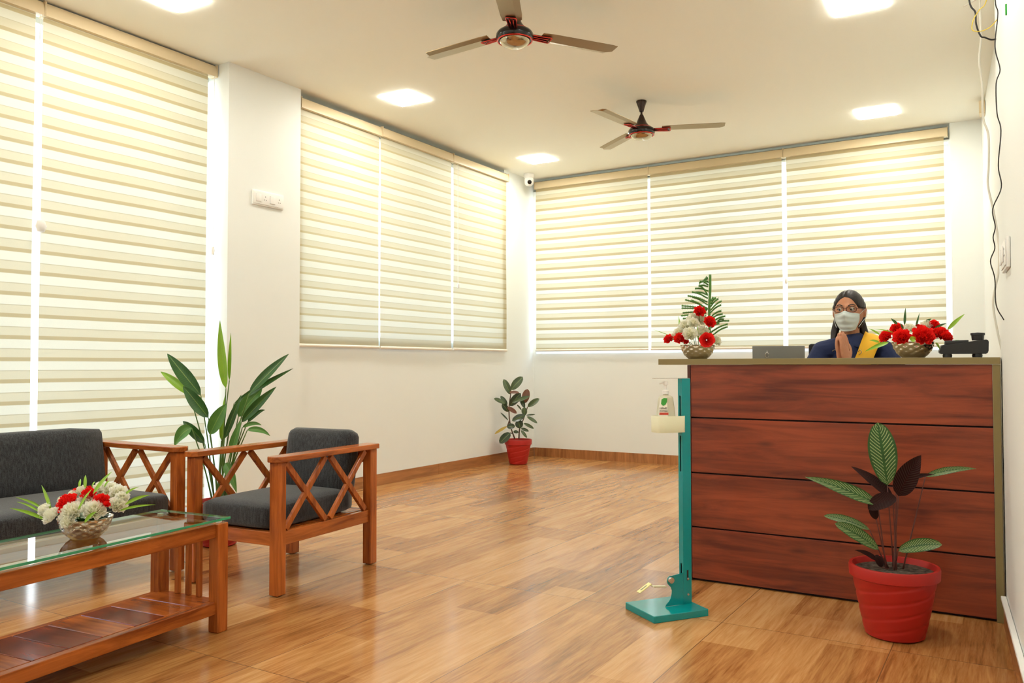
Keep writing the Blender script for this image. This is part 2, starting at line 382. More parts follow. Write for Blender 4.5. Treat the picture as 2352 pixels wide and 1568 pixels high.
def leaf(bm, base, tip, width, bend=(0, 0, 0), face=(0, -1, .25), fold=.25, seg=10, shape='lance', mi=0, wavy=0.):
    base = Vector(base); tip = Vector(tip); mid = (base+tip)/2+Vector(bend); lay = bm.loops.layers.uv.verify(); rows = []
    fc = Vector(face).normalized()
    for i in range(seg+1):
        t = i/seg; p = base*(1-t)**2+mid*2*t*(1-t)+tip*t*t
        tan = ((mid-base)*(1-t)+(tip-mid)*t).normalized()
        side = tan.cross(fc); side = side.normalized() if side.length > 1e-4 else Vector((1, 0, 0)); nrm = side.cross(tan).normalized()
        if shape == 'lance': wd = math.sin(PI*min(1, t**.75))**.8*(1-.25*t)
        elif shape == 'oval': wd = math.sin(PI*min(1, max(0, t)))**.55
        else: wd = math.sin(PI*min(1, (t*.94+.06)))**.5*(1-t*.6)
        h = max(.0005, wd*width/2)
        wv = wavy*math.sin(t*19)*h
        row = [bm.verts.new(p-side*h+nrm*(h*fold+wv)), bm.verts.new(p-side*h*.5+nrm*h*fold*.35), bm.verts.new(p), bm.verts.new(p+side*h*.5+nrm*h*fold*.35), bm.verts.new(p+side*h+nrm*(h*fold-wv))]
        rows.append(row)
    for i in range(seg):
        for k in range(4):
            f = bm.faces.new((rows[i][k], rows[i][k+1], rows[i+1][k+1], rows[i+1][k])); f.material_index = mi; f.smooth = True
            for lp, (ii, kk) in zip(f.loops, ((i, k), (i, k+1), (i+1, k+1), (i+1, k))): lp[lay].uv = (ii/seg, kk/4)
    return bm
def solidify(o, t):
    md = o.modifiers.new('thickness', 'SOLIDIFY'); md.thickness = t*S; md.offset = 0; return o
def copy_tree(o, parent=None, links=True):
    c = o.copy(); COL.objects.link(c)
    if parent is not None: c.parent = parent
    for ch in [x for x in bpy.data.objects if x.parent == o]: copy_tree(ch, c)
    return c

# ------------------------------------------------------------------ room shell
XL, XC, XN, YB, ZC, YF0 = -5.0, -4.94, -5.17, 8.70, 3.35, -2.6
def nearX(y): return .243-.071*y          # near part of the right wall (not quite parallel to the left one)
def farX(y): return .385-.071*y
b = B(); box(b, -5.5, 1.0, YF0-.2, YB+.3, -.12, 0); struct('floor', b, M['floor'])
b = B(); box(b, -5.5, 1.0, YF0-.2, YB+.3, ZC, ZC+.12); struct('ceiling', b, M['ceiling'])
b = B()
W1a, W1b, W1z0, W1z1 = .75, 4.079, .08, 3.235        # tall window beside the sofa
box(b, -5.45, XN, YF0, W1a, 0, ZC)
box(b, -5.45, XN, W1a, W1b, W1z1, ZC); box(b, -5.45, XN, W1a, W1b, 0, W1z0)
box(b, -5.45, XC, 4.08, 4.80, 0, ZC)                # pillar
W2a, W2b, W2z0, W2z1 = 4.86, 7.95, 1.33, 3.165
box(b, -5.45, XL, 4.80, YB+.25, 0, W2z0); box(b, -5.45, XL, 4.80, YB+.25, W2z1, 3.20); box(b, -5.45, -5.09, 4.80, 8.03, 3.20, ZC); box(b, -5.45, XL, 8.03, YB+.25, 3.20, ZC)   # head of the recess runs on above the cassettes
box(b, -5.45, XL, 4.80, W2a, W2z0, W2z1); box(b, -5.45, XL, W2b, YB+.25, W2z0, W2z1)
struct('wall_left', b, M['wall'])
b = B(); W3a, W3b, W3z0, W3z1 = -4.96, -.505, 1.235, 3.19
box(b, XL, .6, YB, YB+.25, 0, W3z0); box(b, XL, .6, YB, YB+.25, W3z1, 3.21); box(b, XL, W3b+.01, YB+.11, YB+.25, 3.21, ZC); box(b, W3b+.01, .6, YB, YB+.25, 3.21, ZC)
box(b, XL, W3a, YB, YB+.25, W3z0, W3z1); box(b, W3b, .6, YB, YB+.25, W3z0, W3z1)
box(b, -.49, .3, YB-.05, YB, 0, ZC)
struct('wall_back', b, M['wall'])
def prism(bm, pts, z0, z1, mi=0):
    lo = [bm.verts.new((x, y, z0)) for x, y in pts]; hi = [bm.verts.new((x, y, z1)) for x, y in pts]; n = len(pts)
    for i in range(n): bm.faces.new((lo[i], lo[(i+1) % n], hi[(i+1) % n], hi[i])).material_index = mi
    bm.faces.new(lo[::-1]).material_index = mi; bm.faces.new(hi).material_index = mi
b = B(); prism(b, [(nearX(YF0), YF0), (nearX(4.17), 4.17), (.9, 4.17), (.9, YF0)], 0, ZC)
prism(b, [(farX(4.171), 4.171), (farX(YB-.05), YB-.05), (.9, YB-.05), (.9, 4.171)], 0, ZC)
struct('wall_right', b, M['wall'])
b = B(); box(b, -5.45, .9, YF0-.2, YF0, 0, ZC); struct('wall_front', b, M['wall'])
# skirtings with joints
def skirting(name, segs):
    b = B()
    for (x0, y0, x1, y1) in segs:
        d = Vector((x1-x0, y1-y0, 0)); L = d.length; ang = math.atan2(d.y, d.x)
        n = max(1, round(L/.95)); mm = Matrix.Translation((x0, y0, 0)) @ Matrix.Rotation(ang, 4, 'Z')
        for i in range(n): box(b, L*i/n+.0012, L*(i+1)/n-.0012, -.006, .006, .0005, .105, rot=mm)
    return struct(name, b, M['skirt'] if name == 'baseboard_back' else M['skirt_y'])
skirting('baseboard_left', [(XL+.007, 4.82, XL+.007, YB-.014)])
skirting('baseboard_back', [(XL+.014, YB-.007, -.5, YB-.007)])
skirting('baseboard_right', [(nearX(-2.5)-.007, -2.5, nearX(4.08)-.007, 4.08)])

b = B(); d_ = Vector((nearX(4.08)-nearX(-2.5), 6.58, 0)); mm = Matrix.Translation((nearX(-2.5)-.012, -2.5, 0)) @ Matrix.Rotation(math.atan2(d_.y, d_.x), 4, 'Z'); box(b, 0, d_.length, -.010, .010, .1055, .122, .002, 1, rot=mm); struct('trim_1', b, M['white'])
# windows: frame and panes
def window(name, axis, a0, a1, z0, z1, d, n):
    """axis 'Y': in the left wall (plane x=d); axis 'X': in the back wall (plane y=d)"""
    fb = B(); gb = B(); t = .045
    def bx(bm, u0, u1, w0, w1, dd=.03):
        if axis == 'Y': box(bm, d-dd, d+dd, u0, u1, w0, w1)
        else: box(bm, u0, u1, d-dd, d+dd, w0, w1)
    bx(fb, a0, a1, z0, z0+t); bx(fb, a0, a1, z1-t, z1); bx(fb, a0, a0+.02, z0+t, z1-t); bx(fb, a1-.02, a1, z0+t, z1-t)
    for i in range(1, n):
        c = a0+(a1-a0)*i/n; bx(fb, c-.0225, c+.0225, z0+t, z1-t)
    fo = struct(name, fb, M['white_frame'])
    for i in range(n):
        gb = B(); bx(gb, a0+(a1-a0)*i/n+.023, a0+(a1-a0)*(i+1)/n-.023, z0+t, z1-t, .003); part('pane', gb, M['glass'], fo)
    return fo
window('window_1', 'Y', W1a, W1b, W1z0, W1z1, -5.35, 4)
window('window_2', 'Y', W2a, W2b, W2z0, W2z1, -5.25, 4)
window('window_3', 'X', W3a, W3b, W3z0, W3z1, YB+.15, 4)

# ------------------------------------------------------------------ blinds
def blind(axis, plane, a0, a1, z0, z1, fm, label, group, e0=None, e1=None, bead=None, railz=True, czh=.085, side=None):
    """cassette under the ceiling, fabric with gentle sag, bottom rail, bead chain"""
    L = a1-a0; c0 = a0 if e0 is None else e0; c1 = a1 if e1 is None else e1
    if axis == 'Y': o = thing('roller_blind', label, 'blind', (plane, (a0+a1)/2, 0), PI/2, group)   # local x -> +Y, local -y -> +X (room side)
    else: o = thing('roller_blind', label, 'blind', ((a0+a1)/2, plane, 0), 0, group)
    mid = (a0+a1)/2; x0, x1 = a0-mid, a1-mid; q0, q1 = c0-mid, c1-mid
    b = B(); prof = [(-.035, z1), (-.035, z1+.02), (-.030, z1+.06), (-.016, z1+czh), (.03, z1+czh), (.03, z1)]
    lo = [b.verts.new((q0, y, z)) for y, z in prof]; hi = [b.verts.new((q1, y, z)) for y, z in prof]; n = len(prof)
    for i in range(n): b.faces.new((lo[i], lo[(i+1) % n], hi[(i+1) % n], hi[i]))
    b.faces.new(lo[::-1]); b.faces.new(hi)
    cs = part('cassette', b, M['cassette'], o, 30)
    for qq in (q0, q1):
        b = B(); box(b, qq-.004 if qq > 0 else qq-.001, qq+.001 if qq > 0 else qq+.004, -.038, .031, z1-.004, z1+czh+.004, .001); part('end_cap', b, M['cassette'], cs)
    b = B(); box(b, q0+.002, q1-.002, -.012, .03, z1+czh+.0005, z1+czh+.006); part('gap_line_rail', b, M['grey'], cs)  # thin rail in grey, its tone drawing the shaded gap above the cassette
    b = B(); nx = 8; nz = 60; vs = []
    for j in range(nz+1):
        z = z0+.012+(z1-z0-.002)*j/nz
        vs.append([b.verts.new((x0+.004+(L-.008)*i/nx, .004*math.sin(i*1.3+j*.11)*math.sin(PI*j/nz), z)) for i in range(nx+1)])
    for j in range(nz):
        for i in range(nx): b.faces.new((vs[j][i], vs[j][i+1], vs[j+1][i+1], vs[j+1][i]))
    part('fabric', b, fm, o, 180)
    b = B(); tube(b, [(x0+.002, 0, z0), (x1-.002, 0, z0)], .014, 12); part('bottom_rail', b, M['rail'], o, 40)
    if bead is not None:
        bx, bz = bead; bx -= mid
        b = B()
        zt = z1-.001
        for k in range(2):
            tube(b, [(bx+(-.006 if k else .006), -.024, zt), (bx+(-.006 if k else .006), -.024, bz)], .0015, 6)
        part('bead_chain', b, M['white'], o)
        b = B(); lathe(b, [(0, -.03), (.012, -.025), (.016, 0), (.012, .022), (.004, .03), (0, .031)], 16, (bx, -.024, bz)); part('chain_weight', b, M['white'], o, 40)
    return o
ZB = 3.208; ZB1 = 3.252
G1 = 'zebra blinds over the tall window behind the sofa'
blind('Y', -5.09, 1.45, 2.752, .10, ZB1, M['blind1'], 'leftmost cream striped blind, cut by the left picture edge behind the sofa', G1, bead=None, e0=1.44, e1=2.789)
blind('Y', -5.09, 2.79, 4.015, .10, ZB1, M['blind1'], 'tall cream striped blind hanging to the floor between sofa and white pillar', G1, bead=None, e0=2.792, e1=4.07)
o = thing('bead_chain', 'white looped bead chain with round weight in the gap between the two tall blinds', 'blind chain', (-5.07, 2.771, 0))
b = B()
for k in (-1, 1): tube(b, [(0, .006*k, ZB1-.002), (0, .006*k, 1.98)], .002, 6)
part('chain', b, M['white'], o)
b = B(); lathe(b, [(0, -.04), (.02, -.034), (.032, 0), (.022, .034), (0, .04)], 16, (.012, .01, 1.95)); part('chain_weight', b, M['white'], o, 40)
o = thing('bead_chain', 'white bead chain in the bright gap beside the white pillar', 'blind chain', (-5.06, 4.045, 0))
b = B(); tube(b, [(0, 0, ZB1-.002), (0, 0, 1.98)], .002, 6); part('chain', b, M['white'], o)
b = B(); lathe(b, [(0, -.035), (.010, -.03), (.014, 0), (.010, .03), (0, .035)], 12, (0, 0, 1.95)); part('chain_weight', b, M['white'], o, 40)
G2 = 'zebra blinds over the side window past the pillar'
blind('Y', -4.975, 4.81, 5.815, 1.265, ZB, M['blind2'], 'cream blind directly right of the white pillar, nearest of three on that wall', G2)
blind('Y', -4.968, 5.82, 6.945, 1.262, ZB, M['blind2'], 'middle cream blind of three on the side wall past the pillar', G2)
blind('Y', -4.975, 6.985, 8.04, 1.268, ZB, M['blind2'], 'cream blind nearest the room corner on the side wall, left of the security camera', G2, e0=6.95, bead=(7.04, 1.93))
G3 = 'zebra blinds over the back window behind the counter'
blind('X', YB-.045, -4.94, -3.487, 1.275, 3.226, M['blind3'], 'cream striped blind at the left end of the back wall, right of the security camera', G3, e1=-3.475)
blind('X', YB-.045, -3.465, -2.018, 1.275, 3.226, M['blind3'], 'middle cream striped blind of the back wall, behind the fern arrangement', G3, e0=-3.473, e1=-2.004)
blind('X', YB-.045, -1.980, -.535, 1.275, 3.226, M['blind3'], 'cream striped blind at the right end of the back wall, behind the masked woman', G3, e0=-1.998, e1=-.505, bead=(-1.984, 1.95))

# ------------------------------------------------------------------ ceiling light panels
def panel(x, y, label):
    o = thing('ceiling_light', label, 'ceiling light', (x, y, ZC), 0, 'square ceiling light panels')
    b = B(); box(b, -.150, .150, -.150, .150, -.004, -.0005, .001); part('frame', b, M['white'], o)
    b = B(); box(b, -.152, .152, -.152, .152, -.0085, -.0045, .0015); part('diffuser', b, M['panel'], o)
    return o
panel(-4.36, 3.17, 'square light panel cut by the top picture edge above the tall left blinds')
panel(-4.36, 5.42, 'square light panel in front of the side window, second along the left row')
panel(-4.42, 7.80, 'square light panel nearest the security camera corner')
panel(-.80, 5.45, 'square light panel cut by the top picture edge at upper right')
panel(-1.02, 7.93, 'square light panel above the right back blind')
for (x, y, l) in ((-4.36, .9, 'unseen square light panel added above the camera end of the sofa'), (-.80, 3.15, 'unseen square light panel above the potted plant by the counter'), (-.80, .85, 'unseen square light panel added nearest the camera on the counter side'), (-2.6, -1.3, 'unseen square light panel added in the middle of the room behind the camera'), (-4.3, -1.3, 'unseen square light panel added by the left wall behind the camera')): panel(x, y, l)  # panels out of view, added so the room gets enough light

# ------------------------------------------------------------------ ceiling fans
def make_fan():
    o = thing('ceiling_fan', 'x', 'ceiling fan', (0, 0, ZC), 0, 'ceiling fans')
    b = B(); lathe(b, [(0, -.001), (.044, -.001), (.045, -.008), (.030, -.05), (.018, -.092), (.012, -.095), (0, -.095)], 28); part('canopy', b, M['fan_dark'], o, 40)
    b = B(); tube(b, [(0, 0, -.09), (0, 0, -.135)], .009, 12); part('downrod', b, M['fan_dark'], o, 40)
    b = B(); lathe(b, [(0, -.118), (.014, -.118), (.026, -.145), (.045, -.19), (.070, -.222), (.078, -.232), (0, -.232)], 32); part('shroud', b, M['fan_dark'], o, 40)
    b = B(); lathe(b, [(.0, -.229), (.080, -.229), (.103, -.240), (.113, -.256), (.113, -.276), (.104, -.292), (.0, -.292)], 40); mo = part('motor', b, M['fan_black'], o, 40)
    for z, r in ((-.231, .081), (-.293, .104)):
        b = B(); tube(b, [(r*math.cos(2*PI*k/40), r*math.sin(2*PI*k/40), z) for k in range(40)], .0045, 8, closed=True); part('trim_ring', b, M['copper_red'], mo, 180)
    b = B(); lathe(b, [(.092, -.296), (.088, -.306), (.072, -.320), (.045, -.330), (.0, -.333)], 36); part('bottom_cap', b, M['gold_bowl'], o, 60)
    for k in range(3):
        rm = Matrix.Rotation(2*PI*k/3, 4, 'Z')
        tilt = Matrix.Rotation(math.radians(-9), 4, 'X')
        b = B()
        # blade: cranked aluminium sheet with a folded trailing edge
        prof = [(-.062, -.002), (.028, .002), (.062, .016)]
        xs = [.17, .24, .40, .55, .655, .69]
        top = []; bot = []
        for i, x in enumerate(xs):
            w = (.90, 1., 1.03, 1.05, 1.05, .78)[i]
            sh = 0 if i < 5 else -.012
            top.append([b.verts.new((x + (.0 if i < 5 else (.0 if j < 2 else -.025)), y*w+sh, z+.0015)) for j, (y, z) in enumerate(prof)])
            bot.append([b.verts.new((x + (.0 if i < 5 else (.0 if j < 2 else -.025)), y*w+sh, z-.0015)) for j, (y, z) in enumerate(prof)])
        for i in range(len(xs)-1):
            for j in range(2):
                b.faces.new((top[i][j], top[i+1][j], top[i+1][j+1], top[i][j+1])); b.faces.new((bot[i][j+1], bot[i+1][j+1], bot[i+1][j], bot[i][j]))
            b.faces.new((top[i][0], bot[i][0], bot[i+1][0], top[i+1][0])); b.faces.new((top[i][2], top[i+1][2], bot[i+1][2], bot[i][2]))
        for i, s in ((0, 1), (-1, -1)):
            for j in range(2):
                q = (top[i][j], top[i][j+1], bot[i][j+1], bot[i][j]); b.faces.new(q)
        bmesh.ops.transform(b, matrix=rm @ Matrix.Translation((0, 0, -.246)) @ tilt, verts=b.verts)
        bl = part('blade', b, M['bronze'], o, 12)
        b = B()
        box(b, .09, .235, -.028, .028, -.007, -.002, .002); bmesh.ops.transform(b, matrix=rm @ Matrix.Translation((0, 0, -.2465)) @ tilt, verts=b.verts)
        br = part('blade_bracket', b, M['fan_black'], bl)
        b = B()
        tube(b, smooth_path([(.10, -.024, -.006), (.16, -.026, -.008), (.235, -.030, -.008), (.238, 0, -.008), (.235, .030, -.008), (.16, .026, -.008), (.10, .024, -.006)], 3), .0035, 6)
        tube(b, [(.104, -.012, -.01), (.16, -.008, -.010), (.22, -.012, -.010)], .0028, 6)
        tube(b, [(.104, .012, -.01), (.16, .008, -.010), (.22, .012, -.010)], .0028, 6)
        bmesh.ops.transform(b, matrix=rm @ Matrix.Translation((0, 0, -.2465)) @ tilt, verts=b.verts)
        part('bracket_trim', b, M['copper_red'], br, 180)
    return o
fan = make_fan(); fan.location = (-2.69, 6.54, ZC); fan.rotation_euler.z = math.radians(22); fan['label'] = 'whole dark ceiling fan with canopy in view, nearer the back window'
fan2 = copy_tree(fan); fan2.location = (-2.55, 4.22, ZC); fan2.rotation_euler.z = math.radians(56); fan2['label'] = 'larger dark ceiling fan cut by the top picture edge'

# ------------------------------------------------------------------ security camera
o = thing('security_camera', 'white turret security camera on the ceiling in the room corner', 'security camera', (-4.86, 8.36, ZC), .58)
b = B(); lathe(b, [(0, -.001), (.062, -.001), (.064, -.03), (.055, -.05), (0, -.05)], 32); part('base', b, M['white'], o, 40)
b = B(); lathe(b, [(0, -.058), (.03, -.055), (.052, -.035), (.058, 0), (.052, .035), (.04, .05), (0, .055)], 28, (0, 0, -.085)); bd = part('ball', b, M['white'], o, 60)
b = B(); lathe(b, [(0, 0), (.026, 0), (.024, .016), (0, .018)], 24)
bmesh.ops.transform(b, matrix=Matrix.Translation((.004, -.045, -.105)) @ Matrix.Rotation(math.radians(105), 4, 'X'), verts=b.verts); part('lens', b, M['lens_black'], bd, 40)

# ------------------------------------------------------------------ switch boards
def switchboard(label, loc, rz, w, h, nsock):
    o = thing('switchboard', label, 'switchboard', loc, rz)
    b = B(); box(b, -w/2, w/2, -.014, -.0005, -h/2, h/2, .004, 2); part('plate', b, M['white'], o, 40)
    b = B(); box(b, -w/2+.008, w/2-.008, -.018, -.0145, -h/2+.01, h/2-.01, .0015); part('cover', b, M['white'], o, 40)
    cw = (w-.03)/(2*nsock)
    for k in range(nsock):
        x = -w/2+.015+cw*(2*k+.5)
        b = B(); box(b, x-cw*.36, x+cw*.36, -.024, -.0185, -h*.26, h*.26, .002); part('switch', b, M['white'], o, 40)
        x += cw; b = B()
        for dx, dz, r in ((-.009, -.010, .0032), (.009, -.010, .0032), (0, .014, .004)):
            t = B(); lathe(t, [(0, 0), (r, 0), (r, .001), (0, .001)], 12); bmesh.ops.transform(t, matrix=Matrix.Translation((x+dx, -.0181, dz)) @ Matrix.Rotation(PI/2, 4, 'X'), verts=t.verts); merge(b, t)
        part('socket_holes', b, M['grey'], o)
    return o
switchboard('white double socket plate on the white pillar left of the side blinds', (XC, 4.455, 2.385), PI/2, .31, .115, 2)
switchboard('white switch plate on the right wall above the end of the counter', (nearX(3.66), 3.66, 1.515), -PI/2+.071, .25, .115, 2)

# ------------------------------------------------------------------ cables at the right wall
def cable(name, label, pts, r, m, cat='cable', group=None):
    b = B(); tube(b, smooth_path(pts, 6), r, 8); o = part(name, b, m, None, 180); return tagp(o, label, cat, group)
def onY(px, py, Y):      # survey: where the sight line through a measured photo point meets the plane y = Y
    d = fw+rtv*((px-1176)/1895.1)-upv*((py-784)/1895.1); return Vector((0, 0, 1.1))+d*(Y/d.y)
def cab(pts, Y): return [onY(x, y, Y) for x, y in pts]
yw = 4.25
cable('white_cable', 'thick white cable hanging from the ceiling down to the counter end', cab([(2246, -120), (2250, 0), (2253, 85), (2249, 140), (2256, 200), (2258, 270), (2270, 310), (2271, 380), (2269, 425), (2282, 485), (2294, 560), (2294, 620), (2286, 660), (2281, 700), (2291, 760), (2303, 812)], yw), .0045, M['offwhite'])
cable('black_wire', 'thin black wire hanging in waves down the edge of the right wall', cab([(2286, -120), (2286, 0), (2292, 30), (2286, 90), (2287, 120), (2297, 160), (2288, 192), (2290, 260), (2299, 300), (2293, 380), (2300, 430), (2280, 480), (2286, 520), (2281, 545), (2285, 570), (2275, 600), (2285, 640), (2288, 700), (2306, 735)], 3.82), .0022, M['black_matt'])
cable('black_wire', 'short thick black cable curling at the top right corner near the ceiling', cab([(2222, -110), (2226, 0), (2240, 28), (2242, 55), (2252, 82), (2262, 86), (2276, 91), (2288, 90)], 4.0), .0035, M['black_matt'])
cable('yellow_cable', 'thin yellow looped cable hanging at the top right corner', cab([(2290, -110), (2266, 0), (2250, 22), (2236, 45), (2233, 68), (2250, 72), (2270, 65), (2286, 50), (2300, 28), (2301, 10), (2290, -20), (2280, -110)], 3.97), .002, M['yellow_cable'])
cable('grey_cable', 'thin pale grey cable crossing at the top right corner', cab([(2212, 15), (2226, 8), (2240, 0), (2262, -20), (2272, -110)], 4.3), .0035, M['offwhite'])
p = onY(2315, 12, 3.50)
o = thing('cable_connector', 'green plug hanging beside the wall at the top right corner', 'connector', (p.x, p.y, p.z-.035))
b = B(); box(b, -.009, .009, -.006, .006, 0, .04, .002); part('plug', b, M['green_plastic'], o)
b = B(); tube(b, [(0, 0, -.005), (0, 0, .0)], .003, 8); part('ferrule', b, M['white'], o)
b = B(); tube(b, smooth_path([(0, 0, .04), (.002, 0, .12), (-.004, .0, ZC-p.z+.034)], 4), .002, 6); part('lead', b, M['green_plastic'], o)
b = B(); box(b, farX(8.0)-.045, farX(8.0)+.0, 7.95, 8.08, 3.215, 3.325, .004)
tagp(part('junction_box', b, M['cassette']), 'small beige box high on the far right wall behind the cables', 'box')

# ------------------------------------------------------------------ reception counter
CX0, CX1, CY, CT = -1.44, -.085, 4.11, 1.13
o = thing('reception_counter', 'reddish wood panelled reception counter with khaki top, right side of the room', 'counter', (-.75, CY+.25, 0))
def L(bm): bmesh.ops.translate(bm, vec=(.75, -(CY+.25), 0), verts=bm.verts); return bm
gz = [0.012, .272, .548, .829, 1.0995]
for i in range(4):
    b = B(); box(b, CX0+.012, CX1-.001, CY, CY+.018, gz[i]+(.004 if i else 0), gz[i+1]-(.004 if i < 3 else 0), .0012); part('front_panel', L(b), M['laminate'], o)
b = B(); box(b, CX0+.012, CX1-.001, CY+.0185, CY+.03, .0, 1.098); part('backing_board', L(b), M['groove'], o)
b = B(); box(b, CX0-.006, CX0+.011, CY-.002, CY+.42, .0, 1.099, .001); part('side_panel', L(b), M['laminate_side'], o)
b = B(); box(b, -1.60, -.0555, CY-.012, CY+.45, 1.10, 1.13, .0015); part('countertop', L(b), M['khaki'], o)
b = B(); box(b, CX1+.0, -.0565, CY-.008, CY+.45, .0, 1.0995, .0012); part('end_panel', L(b), M['khaki'], o)
b = B(); box(b, CX0+.014, -.10, CY+.031, CY+.53, .84, .865, .001); part('worktop', L(b), M['khaki'], o)
b = B(); box(b, CX0-.006, CX0+.012, CY+.43, CY+.53, 0, .838); box(b, -.12, -.10, CY+.46, CY+.53, 0, .838); part('desk_support', L(b), M['laminate_side'], o)

# ------------------------------------------------------------------ laptop
LW = .127
o = thing('laptop', 'grey laptop with lid raised behind the counter edge', 'laptop', (-1.06, 4.43, .866), .22)
b = B(); box(b, -LW, LW, -.11, .11, 0.001, .016, .004); part('base', b, M['laptop'], o, 40)
b = B(); box(b, -LW, LW, 0, .008, 0, .315, .003); lm = Matrix.Translation((0, -.105, .017)) @ Matrix.Rotation(math.radians(8), 4, 'X')
bmesh.ops.transform(b, matrix=lm, verts=b.verts); ld = part('lid', b, M['laptop'], o, 40)
b = B()
for rr in (.014,): tube(b, [(-.055+rr*math.cos(a)*.6, -.0015, .268+rr*math.sin(a)) for a in [2*PI*k/20 for k in range(20)]], .0018, 6, closed=True)
tube(b, [(-.055, -.0015, .255), (-.055, -.0015, .29)], .0015, 6)
bmesh.ops.transform(b, matrix=lm, verts=b.verts); part('lid_emblem', b, M['chrome'], ld, 180)

# ------------------------------------------------------------------ black desktop device
o = thing('desktop_machine', 'black desktop machine with round knob on top at the right end of the counter', 'desktop machine', (-.205, 4.29, CT), .10)
b = B(); 
pts = [(-.112, .024), (-.104, .016), (.104, .016), (.111, .026), (.113, .074), (.106, .080), (-.098, .056)]
lo = [b.verts.new((x, -.075, z)) for x, z in pts]; hi = [b.verts.new((x, .085, z+.004)) for x, z in pts]; n = len(pts)
for i in range(n): b.faces.new((lo[i], lo[(i+1) % n], hi[(i+1) % n], hi[i]))
b.faces.new(lo[::-1]); b.faces.new(hi)
bmesh.ops.recalc_face_normals(b, faces=b.faces); bmesh.ops.bevel(b, geom=list(b.edges), offset=.003, segments=2, affect='EDGES')
bmesh.ops.scale(b, vec=(.88, 1, 1), verts=b.verts)
part('body', b, M['black'], o, 35)
b = B(); box(b, -.072, .022, -.06, .06, .060, .079, .003); bmesh.ops.rotate(b, cent=(0, 0, .07), matrix=Matrix.Rotation(-.02, 3, 'Y'), verts=b.verts); part('handset_cover', b, M['black'], o, 35)
b = B(); lathe(b, [(0, .078), (.024, .078), (.026, .100), (.029, .101), (.029, .111), (0, .114)], 28, (.060, -.02, 0)); part('knob', b, M['black'], o, 35)
for x in (-.062, .058):
    for y in (-.055, .06):
        b = B(); lathe(b, [(0, .0005), (.016, .0005), (.018, .010), (.014, .022), (0, .022)], 16, (x, y, 0)); part('foot', b, M['black'], o, 35)

# ------------------------------------------------------------------ flower bowls
def bowl(parent):
    b = B(); outer = [(.052, .004), (.066, .016), (.078, .031), (.087, .049), (.092, .064), (.094, .076)]
    op = smooth_path([(x, 0, z) for x, z in outer], 6)
    prof = [(0, .001), (.048, .001)]+[(p.x, p.z) for p in op]+[(.091, .076), (.083, .050), (.070, .030), (.045, .010), (0, .008)]
    def rf(a, z):                      # hammered lozenge facets
        if z < .005 or z > .075: return 1
        u = a*11/PI; v = z/.0115; p_ = abs((u+v) % 2-1); q = abs((u-v) % 2-1); return 1-.045*p_*q-.012*(p_+q)
    lathe(b, prof, 176, rfun=rf); return part('bowl', b, M['silver'], parent, 50)
def foam(parent):
    b = B(); lathe(b, [(0, .072), (.05, .070), (.078, .060), (.08, .052), (0, .05)], 20); part('moss', b, M['leaf_dark'], parent, 60)
def carnation(parent, p, r, colr, dirv=(0, -1, .6), label=None, seed=0, layers=6, name='carnation'):
    rnd = random.Random(seed*31+7); b = B(); lay = b.loops.layers.uv.verify()
    z = Vector(dirv).normalized(); x = z.orthogonal().normalized(); y = z.cross(x); p = Vector(p)
    for k in range(layers):
        f = k/(layers-1)                       # 0 outer .. 1 inner
        R = r*(1.0-.72*f); H0 = -.40*r+.25*r*f; H1 = (.05+.62*f)*r; n = 44; ph = rnd.random()*9
        rings = []
        for j in range(5):
            t = j/4; ring = []
            for q in range(n):
                a = 2*PI*q/n; ruff = (math.sin(a*(7-k % 3)+ph)*.09+math.sin(a*17+ph*2)*.06+rnd.uniform(-.05, .05))*t
                rad = R*(.18+.82*t**.8)*(1+ruff); h = H0+(H1-H0)*t**1.4+r*.12*math.sin(a*11+ph*3+k)*t
                ring.append(b.verts.new(p+x*rad*math.cos(a)+y*rad*math.sin(a)+z*h))
            rings.append(ring)
        for j in range(4):
            for q in range(n):
                fc = b.faces.new((rings[j][q], rings[j][(q+1) % n], rings[j+1][(q+1) % n], rings[j+1][q])); fc.smooth = True
                for lp in fc.loops: lp[lay].uv = ((.25*j+.25*(lp.vert in rings[j+1]))*(1-.35*f), 0)
    return part(name, b, M['petal_red'] if colr == 'r' else M['petal_white'], parent, 'keep', label)
def rose(parent, p, r, dirv, seed):           # open red bloom with spiral petals
    rnd = random.Random(seed); b = B(); lay = b.loops.layers.uv.verify(); z = Vector(dirv).normalized(); x = z.orthogonal().normalized(); y = z.cross(x); p = Vector(p)
    for k in range(16):
        f = k/15; a0 = k*2.4; R = r*(1-.86*f); span = 1.25; H = r*(.05+.42*f); rows = []
        for j in range(6):
            t = j/5; row = []
            for q in range(9):
                s = (q/8-.5)*2; a = a0+s*span*(.75+.25*t); rad = R*(.25+.75*t**.7)*(1-.06*s*s)*(1+.05*math.sin(a*6+k)*t); h = -.3*r+(H+.3*r)*t**1.2-.10*r*(t > .9)*(1-f)
                row.append(b.verts.new(p+x*rad*math.cos(a)+y*rad*math.sin(a)+z*h))
            rows.append(row)
        for j in range(5):
            for q in range(8):
                fc = b.faces.new((rows[j][q], rows[j][q+1], rows[j+1][q+1], rows[j+1][q])); fc.smooth = True
                for lp in fc.loops: lp[lay].uv = ((.2*j+.2*(lp.vert in rows[j+1]))*(1-.55*f), 0)
    return part('rose', b, M['petal_red'], parent, 'keep', 'open red rose')
def stalks(parent, pts, m, r=.0016, org=(0, 0, .055)):
    b = B()
    for q in pts:
        q = Vector(q); tube(b, smooth_path([Vector(org)+Vector((q.x*.25, q.y*.25, 0)), Vector(org).lerp(q, .55)+Vector((0, 0, .008)), q], 4), r, 6)
    part('stems', b, m, parent, 180)

